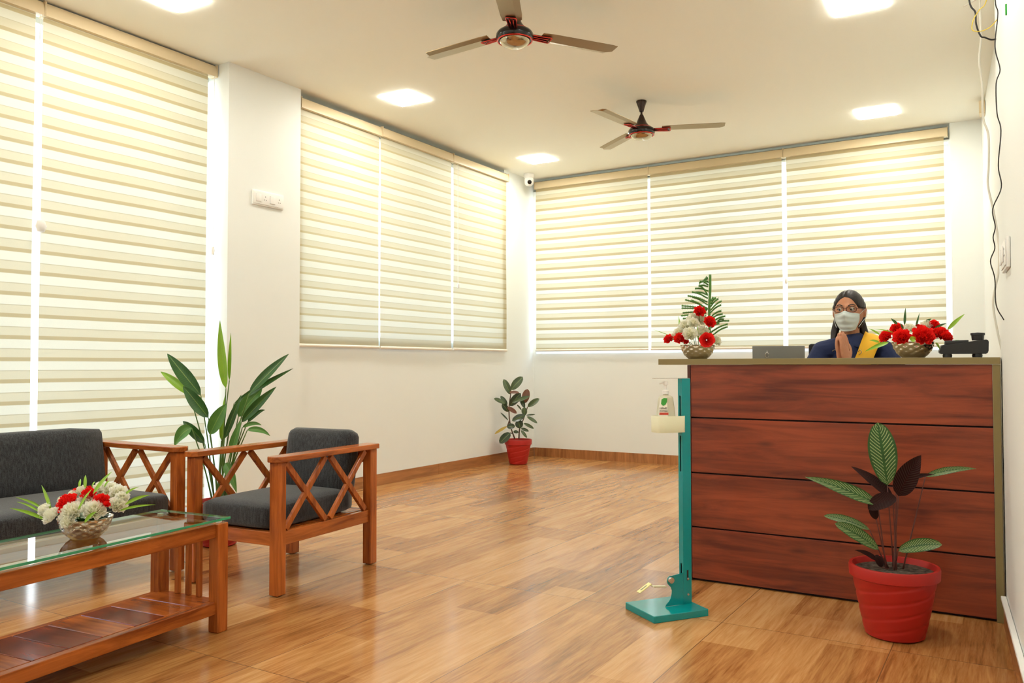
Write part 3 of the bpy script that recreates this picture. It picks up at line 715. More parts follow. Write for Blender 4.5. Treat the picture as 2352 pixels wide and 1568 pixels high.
# --- tall arrangement with the norfolk pine frond (left end of the counter)
o = thing('flower_arrangement', 'silver bowl of red and cream flowers with tall fern frond on the counter left end', 'flower arrangement', (-1.465, 4.33, CT), .36)
bowl(o); foam(o); K = 426.; cx, cy = 1603., 824.
def q_(x, y, d=0.): return Vector(((x-cx)/K, d, (cy-y)/K))
def z2(x, y): return (1500+x/7.125, 620+y/7.125)
redz = [(770, 670, 95, -.02), (925, 850, 100, -.06), (260, 1120, 80, -.02), (440, 1110, 95, -.06), (545, 1170, 45, -.07)]
for i, (x, y, r, d) in enumerate(redz):
    px, py = z2(x, y); carnation(o, q_(px, py, d), r/7.125/K*1.05, 'r', ((x-650)/700, -.9, .5), 'red carnation', i+1)
px, py = z2(875, 1140); rose(o, q_(px, py, -.095), 135/7.125/K, (.15, -1, .15), 3)
for i, (x, y, r, d) in enumerate([(660, 790, 85, .0), (790, 800, 90, .01), (660, 860, 80, -.05), (530, 900, 85, -.02), (610, 1040, 105, -.08), (430, 1010, 75, -.03), (820, 1010, 90, -.04), (1040, 1150, 75, .0), (350, 1080, 60, -.01), (530, 980, 60, .0)]):
    px, py = z2(x, y); carnation(o, q_(px, py, d), r/7.125/K*1.22, 'w', ((x-650)/700, -.8, .5), 'cream carnation', i+20)
# frond: main stem with needle branchlets
b = B(); main = [q_(*z2(935, 1180), .02), q_(*z2(930, 900), .03), q_(*z2(930, 600), .035), q_(*z2(945, 300), .03), q_(*z2(945, 60), .02)]
tube(b, smooth_path(main, 6), [.0035]*25 if False else .007, 8); rndf = random.Random(5)
left = [(905, 110, 880, 140), (910, 130, 845, 150), (915, 170, 770, 190), (915, 230, 780, 175), (915, 260, 760, 245), (915, 330, 700, 290), (910, 400, 720, 345), (905, 450, 650, 345), (900, 510, 580, 405), (905, 560, 660, 420), (905, 620, 540, 465), (900, 640, 640, 480), (890, 650, 480, 565), (885, 660, 480, 605), (880, 700, 500, 680), (880, 740, 470, 735), (870, 800, 500, 780), (930, 190, 850, 180), (900, 380, 770, 240)]
right = [(955, 545, 1030, 455), (950, 590, 1075, 460), (945, 650, 1120, 505), (945, 690, 1120, 560), (950, 760, 1115, 665), (960, 790, 1140, 715), (980, 840, 1180, 750), (1000, 870, 1250, 820), (960, 940, 1080, 870), (940, 1020, 1215, 880), (990, 1050, 1215, 925), (1060, 830, 1160, 800), (960, 500, 990, 455)]
for (x0, y0, x1, y1) in left+right:
    d = rndf.uniform(-.03, .03); a_ = q_(*z2(x0, y0), .03); c_ = q_(*z2(x1, y1), .03+d); mdl = (a_+c_)/2+Vector((0, 0, .006))
    pth = smooth_path([a_, mdl, c_], 5); tube(b, pth, .0040, 6)
    for k in range(1, len(pth)-1):            # needles
        for sgn in (-1, 1):
            t = (pth[k+1]-pth[k-1]).normalized(); s_ = Vector((0, rndf.uniform(-.8, .8), sgn)).normalized(); tube(b, [pth[k], pth[k]+t*.008+s_*.007], .0013, 4)
part('fern_frond', b, M['leaf_light'] if False else M['leaf_mid'], o, 180, 'tall green frond')
for (pa, pb, wd) in ((q_(*z2(280, 1060), -.01), q_(*z2(20, 965), -.02), .004), (q_(*z2(480, 1180), -.03), q_(*z2(435, 740), .01), .016), (q_(*z2(740, 1150), -.05), q_(*z2(730, 880), -.06), .008)):
    b = B(); leaf(b, pa, pb, wd, (-.003, 0, .002)); part('leaf_blade', b, M['leaf_light'], o, 'keep')
stalks(o, [q_(*z2(x, y), d) for x, y, r, d in redz]+[q_(*z2(660, 790), 0), q_(*z2(1040, 1150), 0), q_(*z2(610, 1040), -.07)], M['stem'])

# --- low arrangement of red flowers (right)
o = thing('flower_arrangement', 'silver bowl of large red flowers on the counter in front of the woman', 'flower arrangement', (-.413, 4.33, CT), .12)
bowl(o); foam(o); K = 485.; cx, cy = 2097., 819.
def z3(x, y): return (1820+x/4.9, 640+y/4.9)
R2 = [(1075, 630, 75, -.03), (1190, 540, 75, .03), (1240, 640, 100, -.085), (1440, 560, 80, .02), (1455, 630, 120, -.095), (1580, 505, 65, .03), (1650, 610, 85, -.03), (1690, 650, 70, -.06), (1600, 600, 60, 0)]
for i, (x, y, r, d) in enumerate(R2):
    carnation(o, q_(*z3(x, y), d), r/4.9/K*1.0, 'r', ((x-1350)/500, -.9, .55), 'red carnation', 40+i)
for i, (x, y, r, d) in enumerate([(1330, 540, 70, .0), (1500, 500, 70, .03), (1300, 520, 50, .04)]): carnation(o, q_(*z3(x, y), d), r/4.9/K, 'w', (0, -.6, .8), 'cream carnation', 60+i)
b = B()
for (x0, y0, x1, y1, wd, d) in [(1200, 495, 1135, 425, .014, 0), (1275, 500, 1288, 305, .013, .03), (1390, 530, 1430, 370, .010, .03), (1490, 470, 1550, 435, .014, .03), (1580, 540, 1700, 490, .012, .0), (1260, 550, 1230, 480, .010, -.03)]:
    b = B(); leaf(b, q_(*z3(x0, y0), d), q_(*z3(x1, y1), d), wd, (0, -.004, 0), fold=.6); part('fern_tip', b, M['leaf_dark'], o, 'keep')
b = B()
for (x0, y0, x1, y1, wd, d) in [(1020, 615, 905, 540, .010, -.03), (1160, 590, 960, 545, .006, -.03), (1110, 700, 865, 800, .022, -.06), (1010, 700, 910, 675, .012, -.05), (1700, 570, 1875, 395, .020, .0), (1740, 700, 1890, 715, .014, -.04), (1580, 710, 1620, 790, .010, -.06), (1330, 690, 1380, 660, .03, -.11)]:
    b = B(); leaf(b, q_(*z3(x0, y0), d), q_(*z3(x1, y1), d), wd, (0, -.01, .006), fold=.3); part('leaf_blade', b, M['leaf_light'], o, 'keep')
stalks(o, [q_(*z3(x, y), d+.01) for x, y, r, d in R2], M['stem'])

# ------------------------------------------------------------------ carved-X teak armchair and sofa
def seat_furniture(name, label, cat, W, D, loc, rz, nseat, backh=.725):
    """local: sits facing -y, width along x; posts at the corners"""
    o = thing(name, label, cat, loc, rz)
    hx, hy, pw = W/2, D/2, .056
    for sx in (-1, 1):
        b = B(); box(b, sx*hx-pw/2, sx*hx+pw/2, -hy-pw/2, -hy+pw/2, .004, .636, .003, 1); lg = part('leg', b, M['teak'], o)
        b = B(); lathe(b, [(0, .0), (.014, .0), (.014, .0038), (0, .0038)], 12, (sx*hx, -hy, 0)); part('glide', b, M['black'], lg)
        b = B(); box(b, sx*hx-pw/2, sx*hx+pw/2, hy-pw/2, hy+pw/2, .004, .636, .003, 1); lg = part('leg', b, M['teak'], o)
        b = B(); lathe(b, [(0, .0), (.014, .0), (.014, .0038), (0, .0038)], 12, (sx*hx, hy, 0)); part('glide', b, M['black'], lg)
        # arm with clipped corners
        aw = .047; c = .022; y0, y1 = -hy-.045, hy+.045
        pts = [(sx*hx-aw+c, y0), (sx*hx+aw-c, y0), (sx*hx+aw, y0+c), (sx*hx+aw, y1-c), (sx*hx+aw-c, y1), (sx*hx-aw+c, y1), (sx*hx-aw, y1-c), (sx*hx-aw, y0+c)]
        b = B(); prism(b, pts, .637, .664); bmesh.ops.bevel(b, geom=[e for e in b.edges if abs(e.verts[0].co.z-e.verts[1].co.z) < 1e-5], offset=.003, segments=1, affect='EDGES')
        part('armrest', b, M['teak_y'], o)
        b = B(); box(b, sx*hx-.014, sx*hx+.014, -hy+pw/2+.0005, hy-pw/2-.0005, .235, .300, .002, 1); part('side_rail', b, M['teak_y'], o)
        # double X between rail and arm
        yf, yb = -hy+pw/2+.004, hy-pw/2-.004; ym = 0; zt, zb = .634, .303; bw = .03
        for (ya, yc) in ((yf, ym), (ym, yb)):
            s = .018
            b = B(); bar(b, (sx*hx, ya+s, zt-.004), (sx*hx, yc-s, zb+.004), bw, .020, .0015, up=(1, 0, 0)) if False else None
            b = B(); bar(b, (sx*hx-.0, ya+s, zt-.006), (sx*hx-.0, yc-s, zb+.006), .022, bw, .0015, up=Vector((0, 1, 1)) if False else Vector((0, 0, 1)).cross(Vector((0, 1, 0)))*0+Vector((0, 1, .3))); part('cross_brace', b, M['teak'], o)
            b = B(); bar(b, (sx*hx-.0, yc-s, zt-.006), (sx*hx-.0, ya+s, zb+.006), .019, bw, .0015, up=Vector((0, 1, -.3))); part('cross_brace', b, M['teak'], o)
    ix = hx-pw/2
    b = B(); box(b, -ix, ix, -hy-.014, -hy+.014, .235, .300, .002, 1); part('front_rail', b, M['teak_x'], o)
    b = B(); box(b, -ix, ix, hy-.014, hy+.014, .235, .300, .002, 1); part('back_rail', b, M['teak_x'], o)
    b = B(); box(b, -ix, ix, hy-.012, hy+.014, .56, .62, .002, 1); part('back_rail', b, M['teak_x'], o)
    b = B(); box(b, -ix+.004, ix-.004, -hy+.016, hy-.016, .285, .299); part('seat_board', b, M['teak_x'], o)
    iw = ix*2-.03
    def cushion(nm, x0, x1, y0, y1, z0, z1, tilt=0, py=0, pz=0, r=.038, crown=.012):
        t = B(); bmesh.ops.create_cube(t, size=1); 
        for v in t.verts: v.co = Vector(((x0+x1)/2+v.co.x*(x1-x0), (y0+y1)/2+v.co.y*(y1-y0), (z0+z1)/2+v.co.z*(z1-z0)))
        bmesh.ops.subdivide_edges(t, edges=list(t.edges), cuts=9, use_grid_fill=True)
        cc = Vector(((x0+x1)/2, (y0+y1)/2, (z0+z1)/2)); hs = Vector(((x1-x0)/2, (y1-y0)/2, (z1-z0)/2)); inn = hs-Vector((r,)*3)
        for v in t.verts:
            d = v.co-cc; kx, ky, kz = [max(-inn[i], min(inn[i], d[i])) for i in range(3)]; core = Vector((kx, ky, kz)); ex = d-core
            if ex.length > 1e-6: d = core+ex.normalized()*r
            ux, uy, uz = d.x/hs.x, d.y/hs.y, d.z/hs.z
            d.z *= 1+crown/hs.z*(1-ux*ux)*(1-uy*uy) if hs.z < hs.y else 1
            d.y *= 1+crown/hs.y*(1-ux*ux)*(1-uz*uz) if hs.y <= hs.z else 1
            v.co = cc+d
        bmesh.ops.rotate(t, cent=(0, py, pz), matrix=Matrix.Rotation(tilt, 3, 'X'), verts=t.verts)
        return part(nm, t, M['fabric'], o, 180)
    for k in range(nseat):
        x0 = -iw/2+iw*k/nseat+.003; x1 = -iw/2+iw*(k+1)/nseat-.003
        cushion('seat_cushion', x0, x1, -hy-.01, hy-.075, .301, .425)
        cushion('back_cushion', x0, x1, hy-.165, hy-.045, .392, backh+.02, -.16, hy-.10, .43, r=.052)
    return o
seat_furniture('armchair', 'teak armchair with charcoal cushions and X-braced arms, centre left on the tile floor', 'armchair', .56, .72, (-3.335, 3.15, 0), .07, 1)
seat_furniture('sofa', 'teak sofa with charcoal cushions at the left edge behind the coffee table', 'sofa', 1.92, .70, (-4.215, 1.915, 0), PI/2, 1, .735)

# ------------------------------------------------------------------ coffee table
TL, TW, TH = 1.25, .400, .460
o = thing('coffee_table', 'teak coffee table with clear glass top and plank shelf in the left foreground', 'coffee table', (-2.953, 1.704, 0), .096)
hl, hw, pw = TL/2-.030, TW/2-.030, .056
for sy in (-1, 1):
    for sx in (-1, 1):
        b = B(); box(b, sx*hw-pw/2, sx*hw+pw/2, sy*hl-pw/2, sy*hl+pw/2, .0, TH-.012, .004, 1); part('leg', b, M['teak'], o)
    b = B(); box(b, -hw+pw/2, hw-pw/2, sy*hl-.014, sy*hl+.014, TH-.07, TH-.013, .002, 1); part('end_rail', b, M['teak_x'], o)
    for k in (-1, 0, 1):
        b = B(); box(b, k*.062-.011, k*.062+.011, sy*(hl-.0)-.009, sy*(hl-.0)+.009, .1305, TH-.071, .0015, 1); part('spindle', b, M['teak'], o)
for sx in (-1, 1):
    b = B(); box(b, sx*hw-.014, sx*hw+.014, -hl+pw/2, hl-pw/2, TH-.07, TH-.013, .002, 1); part('side_rail', b, M['teak_y'], o)
    b = B(); box(b, sx*hw-.016, sx*hw+.016, -hl+pw/2, hl-pw/2, .078, .128, .002, 1); part('shelf_rail', b, M['teak_y'], o)
np_ = 9; y0, y1 = -hl-.012, hl+.012
for k in range(np_):
    a = y0+(y1-y0)*k/np_; c = y0+(y1-y0)*(k+1)/np_
    b = B(); box(b, -hw+.0165, hw-.0165, a+.002, c-.002, .108, .1295, .002, 1); part('shelf_plank', b, M['plank_dark'] if k in (1, 3, 4, 6) else M['plank_light'], o)
b = B(); box(b, -TW/2-.003, TW/2+.003, -TL/2-.003, TL/2+.003, TH, TH+.0095, .001, 1)
for f in b.faces: f.material_index = 0 if abs(f.normal.z) > .9 else 1
part('glass_top', b, [M['tglass'], M['glass_edge']], o)
for sy in (-1, 1):
    for sx in (-1, 1):
        b = B(); lathe(b, [(0, -.0115), (.012, -.0115), (.012, -.0005), (0, -.0005)], 14, (sx*hw, sy*hl, TH)); part('glass_pad', b, M['white'], o)

# table flowers
o = thing('flower_arrangement', 'silver bowl of white and red carnations with grass blades on the glass coffee table', 'flower arrangement', (-2.925, 1.785, TH+.0097), .58)
bowl(o); foam(o); K = 618.; cx, cy = 196., 1238.
def z4(x, y): return (20+x/7.35, 1080+y/7.35)
WF = [(690, 670, 105, -.03), (890, 730, 120, -.07), (850, 570, 90, .03), (1230, 660, 150, -.075), (1230, 800, 100, -.10), (1330, 540, 130, .0), (1570, 650, 150, -.06), (1420, 370, 100, .06), (1600, 400, 120, .05), (1780, 450, 130, .03), (1870, 600, 120, -.02), (1900, 500, 90, .0), (1110, 420, 90, .05), (1000, 480, 90, .04)]
for i, (x, y, r, d) in enumerate(WF): carnation(o, q_(*z4(x, y), d), r*1.28/7.35/K, 'w', ((x-1300)/700, -.75, .8), 'white carnation', 80+i)
RF = [(1080, 530, 150, -.04), (1340, 430, 110, .0), (1620, 520, 120, -.03), (1190, 400, 70, .06), (1060, 640, 60, -.07), (1010, 420, 60, .05), (1750, 570, 50, -.05)]
for i, (x, y, r, d) in enumerate(RF): carnation(o, q_(*z4(x, y), d), r*1.12/7.35/K, 'r', ((x-1300)/700, -.65, .9), 'red carnation', 100+i)
b = B()
for (x0, y0, x1, y1, wd, d, d1) in [(600, 680, 100, 500, .010, 0, .02), (600, 720, 170, 560, .009, -.02, 0), (760, 820, 210, 620, .014, -.05, -.06), (830, 680, 520, 300, .014, -.04, .02), (1080, 390, 1035, 235, .011, .05, .08), (1180, 390, 1115, 170, .014, .05, .08), (1270, 370, 1265, 290, .007, .06, .09), (1370, 640, 1480, 330, .010, -.09, -.04), (1480, 420, 1665, 85, .015, -.03, .03), (1540, 350, 1570, 260, .008, .03, .06), (1890, 500, 2070, 360, .010, .0, .05), (2000, 600, 2360, 460, .014, -.03, .0), (1900, 700, 2480, 610, .010, -.03, -.02), (1500, 830, 1670, 660, .014, -.10, -.09)]:
    b = B(); leaf(b, q_(*z4(x0, y0), d), q_(*z4(x1, y1), d1), wd, ((x1-x0)*-.000004, 0, .012), fold=.4, seg=12); part('grass_blade', b, M['leaf_light'], o, 'keep')
b = B()
for i in range(16):
    a = i*.7; leaf(b, (.045*math.cos(a), .045*math.sin(a), .06), (.095*math.cos(a), .095*math.sin(a)*.9, .078+.01*math.sin(i)), .03, (0, 0, .01), face=(0, 0, 1))
part('dark_leaves', b, M['leaf_dark'], o, 'keep')
stalks(o, [q_(*z4(x, y), d+.01) for x, y, r, d in WF[:8]+RF[:4]], M['stem'])

# ------------------------------------------------------------------ potted plants
def pot(parent, r0, r1, h, rimh, swirl=True):
    b = B(); prof = [(0, .001), (r0*.9, .001), (r0, .008)]
    n = 44
    for i in range(1, n+1):
        t = i/n; prof.append((r0+(r1*.93-r0)*t**.9, .008+(h-rimh-.008)*t))
    prof += [(r1, h-rimh+.006), (r1*1.01, h-.008), (r1*.995, h), (r1*.93, h), (r1*.90, h-.02), (r1*.86, h-.06), (0, h-.07)]
    def rf(a, z):
        if z > h-rimh or z < .01: return 1
        ph = (z/h*5-3*a/(2*PI)) % 1
        return 1-.022*math.exp(-((ph-.5)/.10)**2)
    lathe(b, prof, 96, rfun=rf if swirl else None); part('pot', b, M['redpot'], parent, 35)
    b = B(); lathe(b, [(0, h-.016), (r1*.5, h-.019), (r1*.90, h-.023), (r1*.88, h-.045), (0, h-.045)], 30); part('soil', b, M['soil'], parent, 60)
def stem_part(parent, paths, m, r0=.004, r1=.002, name='stems'):
    b = B()
    for p in paths:
        pp = smooth_path(p, 5); n = len(pp); tube(b, pp, [r0+(r1-r0)*i/(n-1) for i in range(n)], 7)
    part(name, b, m, parent, 180)
rl = random.Random(11)
# calathea in front of the counter
o = thing('potted_plant', 'striped-leaf plant with maroon undersides in red pot before the reception counter', 'potted plant', (-.436, 3.70, 0), .5476*.25)
pot(o, .112, .170, .285, .05); K = 549.; cx, cy = 2083., 1452.
lv = [((2072, 1120), (2054, 980), 60, 'leaf_striped', .0, 'oval', .02), ((2094, 1140), (2139, 1045), 52, 'leaf_maroon', -.03, 'lance', -.05), ((2083, 1148), (1997, 1083), 26, 'leaf_maroon', .0, 'lance', .03),
      ((2090, 1118), (2168, 1092), 15, 'leaf_maroon', .02, 'lance', .0), ((2150, 1098), (2250, 1076), 18, 'leaf_striped', .03, 'lance', .0), ((2052, 1160), (1900, 1106), 34, 'leaf_striped', -.04, 'lance', -.02),
      ((2090, 1145), (2032, 1172), 36, 'leaf_maroon', -.03, 'oval', -.02), ((2048, 1196), (2034, 1160), 22, 'leaf_maroon', -.02, 'lance', .0), ((2034, 1224), (1936, 1202), 20, 'leaf_striped', .02, 'oval', .03), ((2052, 1262), (1962, 1208), 30, 'leaf_striped', -.03, 'oval', -.02),
      ((2052, 1288), (2003, 1267), 12, 'leaf_maroon', -.03, 'lance', .0), ((2092, 1262), (2178, 1238), 30, 'leaf_striped', -.02, 'oval', -.03), ((2058, 1300), (2045, 1275), 18, 'leaf_maroon', -.03, 'lance', 0)]
for (p0, p1, wd, mt, d, shp, tl) in lv:
    b = B(); leaf(b, q_(*p0, d), q_(*p1, d+tl), wd/K, (0, -.012, .022), face=(rl.uniform(-.15, .15), -1, .45), fold=.30, shape=shp, wavy=.05, seg=14)
    part('leaf', b, M[mt], o, 'keep')
st = []
for (p0, p1, wd, mt, d, shp, tl) in lv:
    bx = 2083+(p0[0]-2083)*.35+rl.uniform(-6, 6); st.append([q_(bx, 1308, rl.uniform(-.03, .04)), q_((bx+p0[0])/2, (1308+p0[1])/2, d*.6), q_(*p0, d)])
stem_part(o, st, M['stem_purple'], .0034, .0018)
# rubber plant in the far corner
o = thing('potted_plant', 'rubber plant with dark oval leaves in red pot in the far room corner', 'potted plant', (-4.735, 7.895, 0), .5476)
pot(o, .098, .150, .275, .06); K = 203.; cx, cy = 1186., 1059.
def z5(x, y): return (1100+x/6.53, 840+y/6.53)
R = [(450, 410, 345, 180, 95, 'leaf_rubber', 0), (455, 340, 630, 145, 125, 'leaf_rubber', -.02), (430, 375, 575, 375, 45, 'leaf_brown', -.05), (440, 575, 600, 385, 120, 'leaf_rubber_dark', -.03), (470, 520, 730, 430, 62, 'leaf_rubber', -.07), (655, 540, 700, 328, 118, 'leaf_brown', .02), (700, 590, 875, 468, 84, 'leaf_rubber', 0), (400, 560, 300, 430, 62, 'leaf_rubber_dark', .02), (415, 660, 325, 540, 84, 'leaf_rubber_dark', -.02), (370, 540, 205, 462, 64, 'leaf_rubber', -.04), (400, 590, 540, 680, 64, 'leaf_brown', -.06), (415, 790, 300, 672, 24, 'leaf_rubber_dark', 0), (400, 872, 212, 988, 42, 'leaf_yellow', -.03), (395, 880, 515, 870, 84, 'leaf_rubber_dark', -.05), (445, 962, 288, 1112, 120, 'leaf_rubber_dark', -.08), (612, 642, 540, 555, 25, 'leaf_rubber', .03), (655, 720, 650, 595, 84, 'leaf_rubber', 0), (470, 790, 665, 710, 100, 'leaf_rubber_dark', -.06), (590, 905, 560, 780, 120, 'leaf_rubber_dark', -.04), (680, 716, 812, 703, 24, 'leaf_rubber_dark', 0), (690, 730, 842, 828, 52, 'leaf_rubber', -.02), (640, 830, 792, 912, 48, 'leaf_rubber', 0), (600, 905, 717, 950, 46, 'leaf_rubber_dark', -.03), (600, 930, 688, 1042, 46, 'leaf_rubber', -.03), (565, 965, 490, 955, 50, 'leaf_rubber_dark', -.02), (655, 605, 600, 470, 64, 'leaf_rubber_dark', 0)]
for (x0, y0, x1, y1, wd, mt, d) in R:
    b = B(); leaf(b, q_(*z5(x0, y0), d), q_(*z5(x1, y1), d+rl.uniform(-.03, .03)), wd/6.53/K, (0, -.01, .008), face=(rl.uniform(-.2, .2), -1, .3), fold=.15, shape='oval', seg=10)
    part('leaf', b, M[mt], o, 'keep')
s1 = [q_(*z5(510, 1060), 0), q_(*z5(445, 860), 0), q_(*z5(425, 620), 0), q_(*z5(450, 410), 0), q_(*z5(455, 340), 0)]
s2 = [q_(*z5(570, 1060), .01), q_(*z5(585, 900), .01), q_(*z5(655, 720), .01), q_(*z5(655, 540), .01)]
stem_part(o, [s1, s2, [q_(*z5(655, 720), .01), q_(*z5(700, 590), 0)], [q_(*z5(430, 800), 0), q_(*z5(400, 870), -.03)], [q_(*z5(480, 980), 0), q_(*z5(445, 962), -.08)]], M['stem_brown'], .008, .005)
# bird-of-paradise style plant between sofa and armchair
o = thing('potted_plant', 'tall long-leaved green plant in red pot between sofa and armchair', 'potted plant', (-4.20, 3.42, 0), .5476)
pot(o, .105, .150, .27, .05); K = 372.; 
cx, cy = 496., 1247.
Lf = [((512, 890), (497, 734), 26, 'leaf_light', -.02, .0), ((516, 872), (519, 762), 11, 'leaf_light', .01, .0), ((452, 906), (369, 810), 38, 'leaf_dark', .0, .03), ((474, 957), (415, 885), 36, 'leaf_dark', -.03, .0), ((422, 905), (346, 852), 22, 'leaf_light', .03, .05),
      ((563, 902), (650, 811), 30, 'leaf_dark', .0, .04), ((525, 925), (656, 845), 16, 'leaf_dark', .03, .05), ((548, 968), (633, 886), 26, 'leaf_dark', -.02, -.05), ((536, 956), (585, 893), 40, 'leaf_mid', .02, .05), ((560, 968), (600, 940), 14, 'leaf_dark', 0, 0), ((562, 985), (614, 999), 16, 'leaf_mid', -.02, 0), ((548, 980), (592, 975), 12, 'leaf_mid', 0, 0),
      ((436, 980), (397, 1022), 36, 'leaf_mid', -.03, 0), ((462, 1016), (408, 966), 28, 'leaf_dark', .0, .02), ((480, 995), (518, 925), 38, 'leaf_mid', -.05, 0), ((510, 1005), (545, 905), 20, 'leaf_dark', -.02, .02), ((524, 1040), (548, 960), 24, 'leaf_mid', -.03, 0), ((513, 1060), (546, 1125), 28, 'leaf_mid', -.03, -.05), ((500, 1010), (508, 905), 16, 'leaf_light', 0, 0)]
st = []
for (p0, p1, wd, mt, d, tl) in Lf:
    b = B(); dx = (p1[0]-p0[0])/K
    leaf(b, q_(*p0, d), q_(*p1, d+tl), wd/K*.92, (dx*.12, -.01, .035 if abs(dx) > .08 else .0), face=(rl.uniform(-.3, .3), -1, .3), fold=.35, shape='lance', seg=14)
    part('leaf', b, M[mt], o, 'keep')
    bx = 496+(p0[0]-496)*.15+rl.uniform(-8, 8); st.append([q_(bx, 1160, rl.uniform(-.03, .03)), q_(bx*.55+p0[0]*.45, 1160*.45+p0[1]*.55, d*.5), q_(*p0, d)])
stem_part(o, st, M['stem'], .006, .003)

# ------------------------------------------------------------------ foot-operated sanitizer stand
ang = math.radians(54.3)        # local x runs along the long side of the base plate
o = thing('sanitizer_stand', 'teal metal foot-operated hand sanitizer stand beside the counter', 'sanitizer stand', (-1.337, 3.525, 0), ang)
b = B(); box(b, -.150, .130, -.118, .118, .0, .030, .002, 1); part('base_plate', b, M['teal'], o)
PX = .092
b = B()
x0, x1, y0, y1 = PX-.022, PX+.022, -.016, .016; t = .002
box(b, x0, x1, y0, y0+t, .0305, 1.035); box(b, x0, x1, y1-t, y1, .0305, 1.035); box(b, x1-t, x1, y0+t, y1-t, .0305, 1.035)
box(b, x0, x0+t, y0+t, -.005, .0305, 1.035); box(b, x0, x0+t, .005, y1-t, .0305, 1.035)      # slotted face
for (za, zb) in ((.0305, .16), (.21, .62), (.78, .80), (.96, 1.035)): box(b, x0, x0+t, -.005, .005, za, zb)
box(b, x0, x1, y0, y1, 1.035, 1.037)
post = part('post', b, M['teal'], o)
b = B(); box(b, x0+.007, x1-.008, y0+.005, y1-.005, .10, 1.02); part('slot_shade_fill', b, M['black'], post, label='black fill for the shade inside the slots')  # black core gives the hollow post its shade behind the slots
b = B(); box(b, PX-.004, PX+.005, y0-.0012, y0-.0002, .135, .180, .001); part('lower_slot', b, M['black'], post)
for (x, z) in ((PX+.002, .072), (PX+.002, .142)):
    b = B(); lathe(b, [(0, 0), (.006, 0), (.005, .003), (0, .004)], 12); bmesh.ops.transform(b, matrix=Matrix.Translation((x, y0-.0012, z)) @ Matrix.Rotation(PI/2, 4, 'X'), verts=b.verts); part('bolt', b, M['steel'], post)
# pedal bracket with concave edge
b = B(); pts = [(PX-.0235, .031), (PX-.118, .031), (PX-.112, .040), (PX-.098, .052), (PX-.088, .066), (PX-.083, .082), (PX-.082, .098), (PX-.087, .112), (PX-.098, .122), (PX-.105, .132), (PX-.107, .144), (PX-.103, .155), (PX-.094, .162), (PX-.080, .163), (PX-.0235, .170)]
lo = [b.verts.new((x, -.016, z)) for x, z in pts]; hi = [b.verts.new((x, -.013, z)) for x, z in pts]; n = len(pts)
for i in range(n): b.faces.new((lo[i], lo[(i+1) % n], hi[(i+1) % n], hi[i]))
b.faces.new(lo[::-1]); b.faces.new(hi); part('pedal_bracket', b, M['teal'], o)
b = B(); lathe(b, [(0, -.006), (.013, -.006), (.013, .006), (0, .006)], 18); bmesh.ops.transform(b, matrix=Matrix.Translation((PX-.092, -.0245, .146)) @ Matrix.Rotation(PI/2, 4, 'X'), verts=b.verts); part('pivot', b, M['steel'], o, 40)
b = B(); box(b, PX-.185, PX-.115, -.030, -.006, .118, .123, .001); bmesh.ops.rotate(b, cent=(PX-.11, 0, .13), matrix=Matrix.Rotation(.10, 3, 'Y'), verts=b.verts); part('foot_pedal', b, M['acrylic'], o)
b = B(); box(b, -.035, .035, -.014, .014, 0, .004, .001); bmesh.ops.transform(b, matrix=Matrix.Translation((PX-.215, .0, .118)) @ Matrix.Rotation(-.5, 4, 'Y'), verts=b.verts); pt = part('pedal_pad', b, M['tape'], o)
b = B(); box(b, -.020, .016, -.003, .003, .0041, .0047); bmesh.ops.transform(b, matrix=Matrix.Translation((PX-.215, .0, .118)) @ Matrix.Rotation(-.5, 4, 'Y'), verts=b.verts); part('pad_marking', b, M['grey'], pt)
b = B(); box(b, PX-.160, PX+.022, -.013, .013, 1.0375, 1.0400, .001); part('press_arm', b, M['steel'], o)
# bottle holder: open acrylic box around the bottle
HX = PX-.098
hx0, hx1, hy0, hy1, hz0, hz1 = HX-.060, HX+.074, -.046, .046, .800, .872
b = B(); rr = .030; pts = []
for cx_, cy_, a0 in ((hx1-.012, hy0+.012, -PI/2), (hx1-.012, hy1-.012, 0), (hx0+rr, hy1-rr, PI/2), (hx0+rr, hy0+rr, PI)):
    q = .012 if a0 <= 0 else rr
    for k in range(6): pts.append((cx_+q*math.cos(a0+PI/2*k/5), cy_+q*math.sin(a0+PI/2*k/5)))
lo = [b.verts.new((x, y, hz0)) for x, y in pts]; hi = [b.verts.new((x, y, hz1)) for x, y in pts]; n = len(pts)
for i in range(n):
    if pts[i][0] > hx1-.001 and pts[(i+1) % n][0] > hx1-.001: continue      # open towards the post
    b.faces.new((lo[i], lo[(i+1) % n], hi[(i+1) % n], hi[i]))
b.faces.new(lo[::-1]); solidify(part('bottle_holder', b, M['acrylic'], o, 40), .0025)
# bottle, resting in the holder: a thing of its own
cs, sn = math.cos(ang), math.sin(ang)
bxw = (-1.337+cs*(HX-.0), 3.525+sn*(HX-.0))
o = thing('sanitizer_bottle', 'clear pump sanitizer bottle with green and red label in the teal stand', 'bottle', (bxw[0], bxw[1], .803), .35)
b = B()
def bottle_r(a, z):
    c, s = abs(math.cos(a)), abs(math.sin(a)); return 1/((c**3+(s/.62)**3)**(1/3))
lathe(b, [(0, .003), (.040, .003), (.045, .009), (.044, .05), (.039, .10), (.033, .146), (.030, .154), (.022, .158), (.012, .160), (.012, .165), (0, .166)], 40, rfun=lambda a, z: bottle_r(a, z) if z < .16 else 1); part('bottle_body', b, M['gel'], o, 50)
b = B(); lathe(b, [(0, .1665), (.014, .1665), (.014, .182), (.006, .184), (.005, .205), (.011, .207), (.011, .222), (0, .224)], 20); pm = part('pump', b, M['white'], o, 40)
b = B(); tube(b, [(0, 0, .217), (-.012, -.006, .217), (-.026, -.010, .212)], .0035, 8); part('nozzle', b, M['white'], pm, 180)
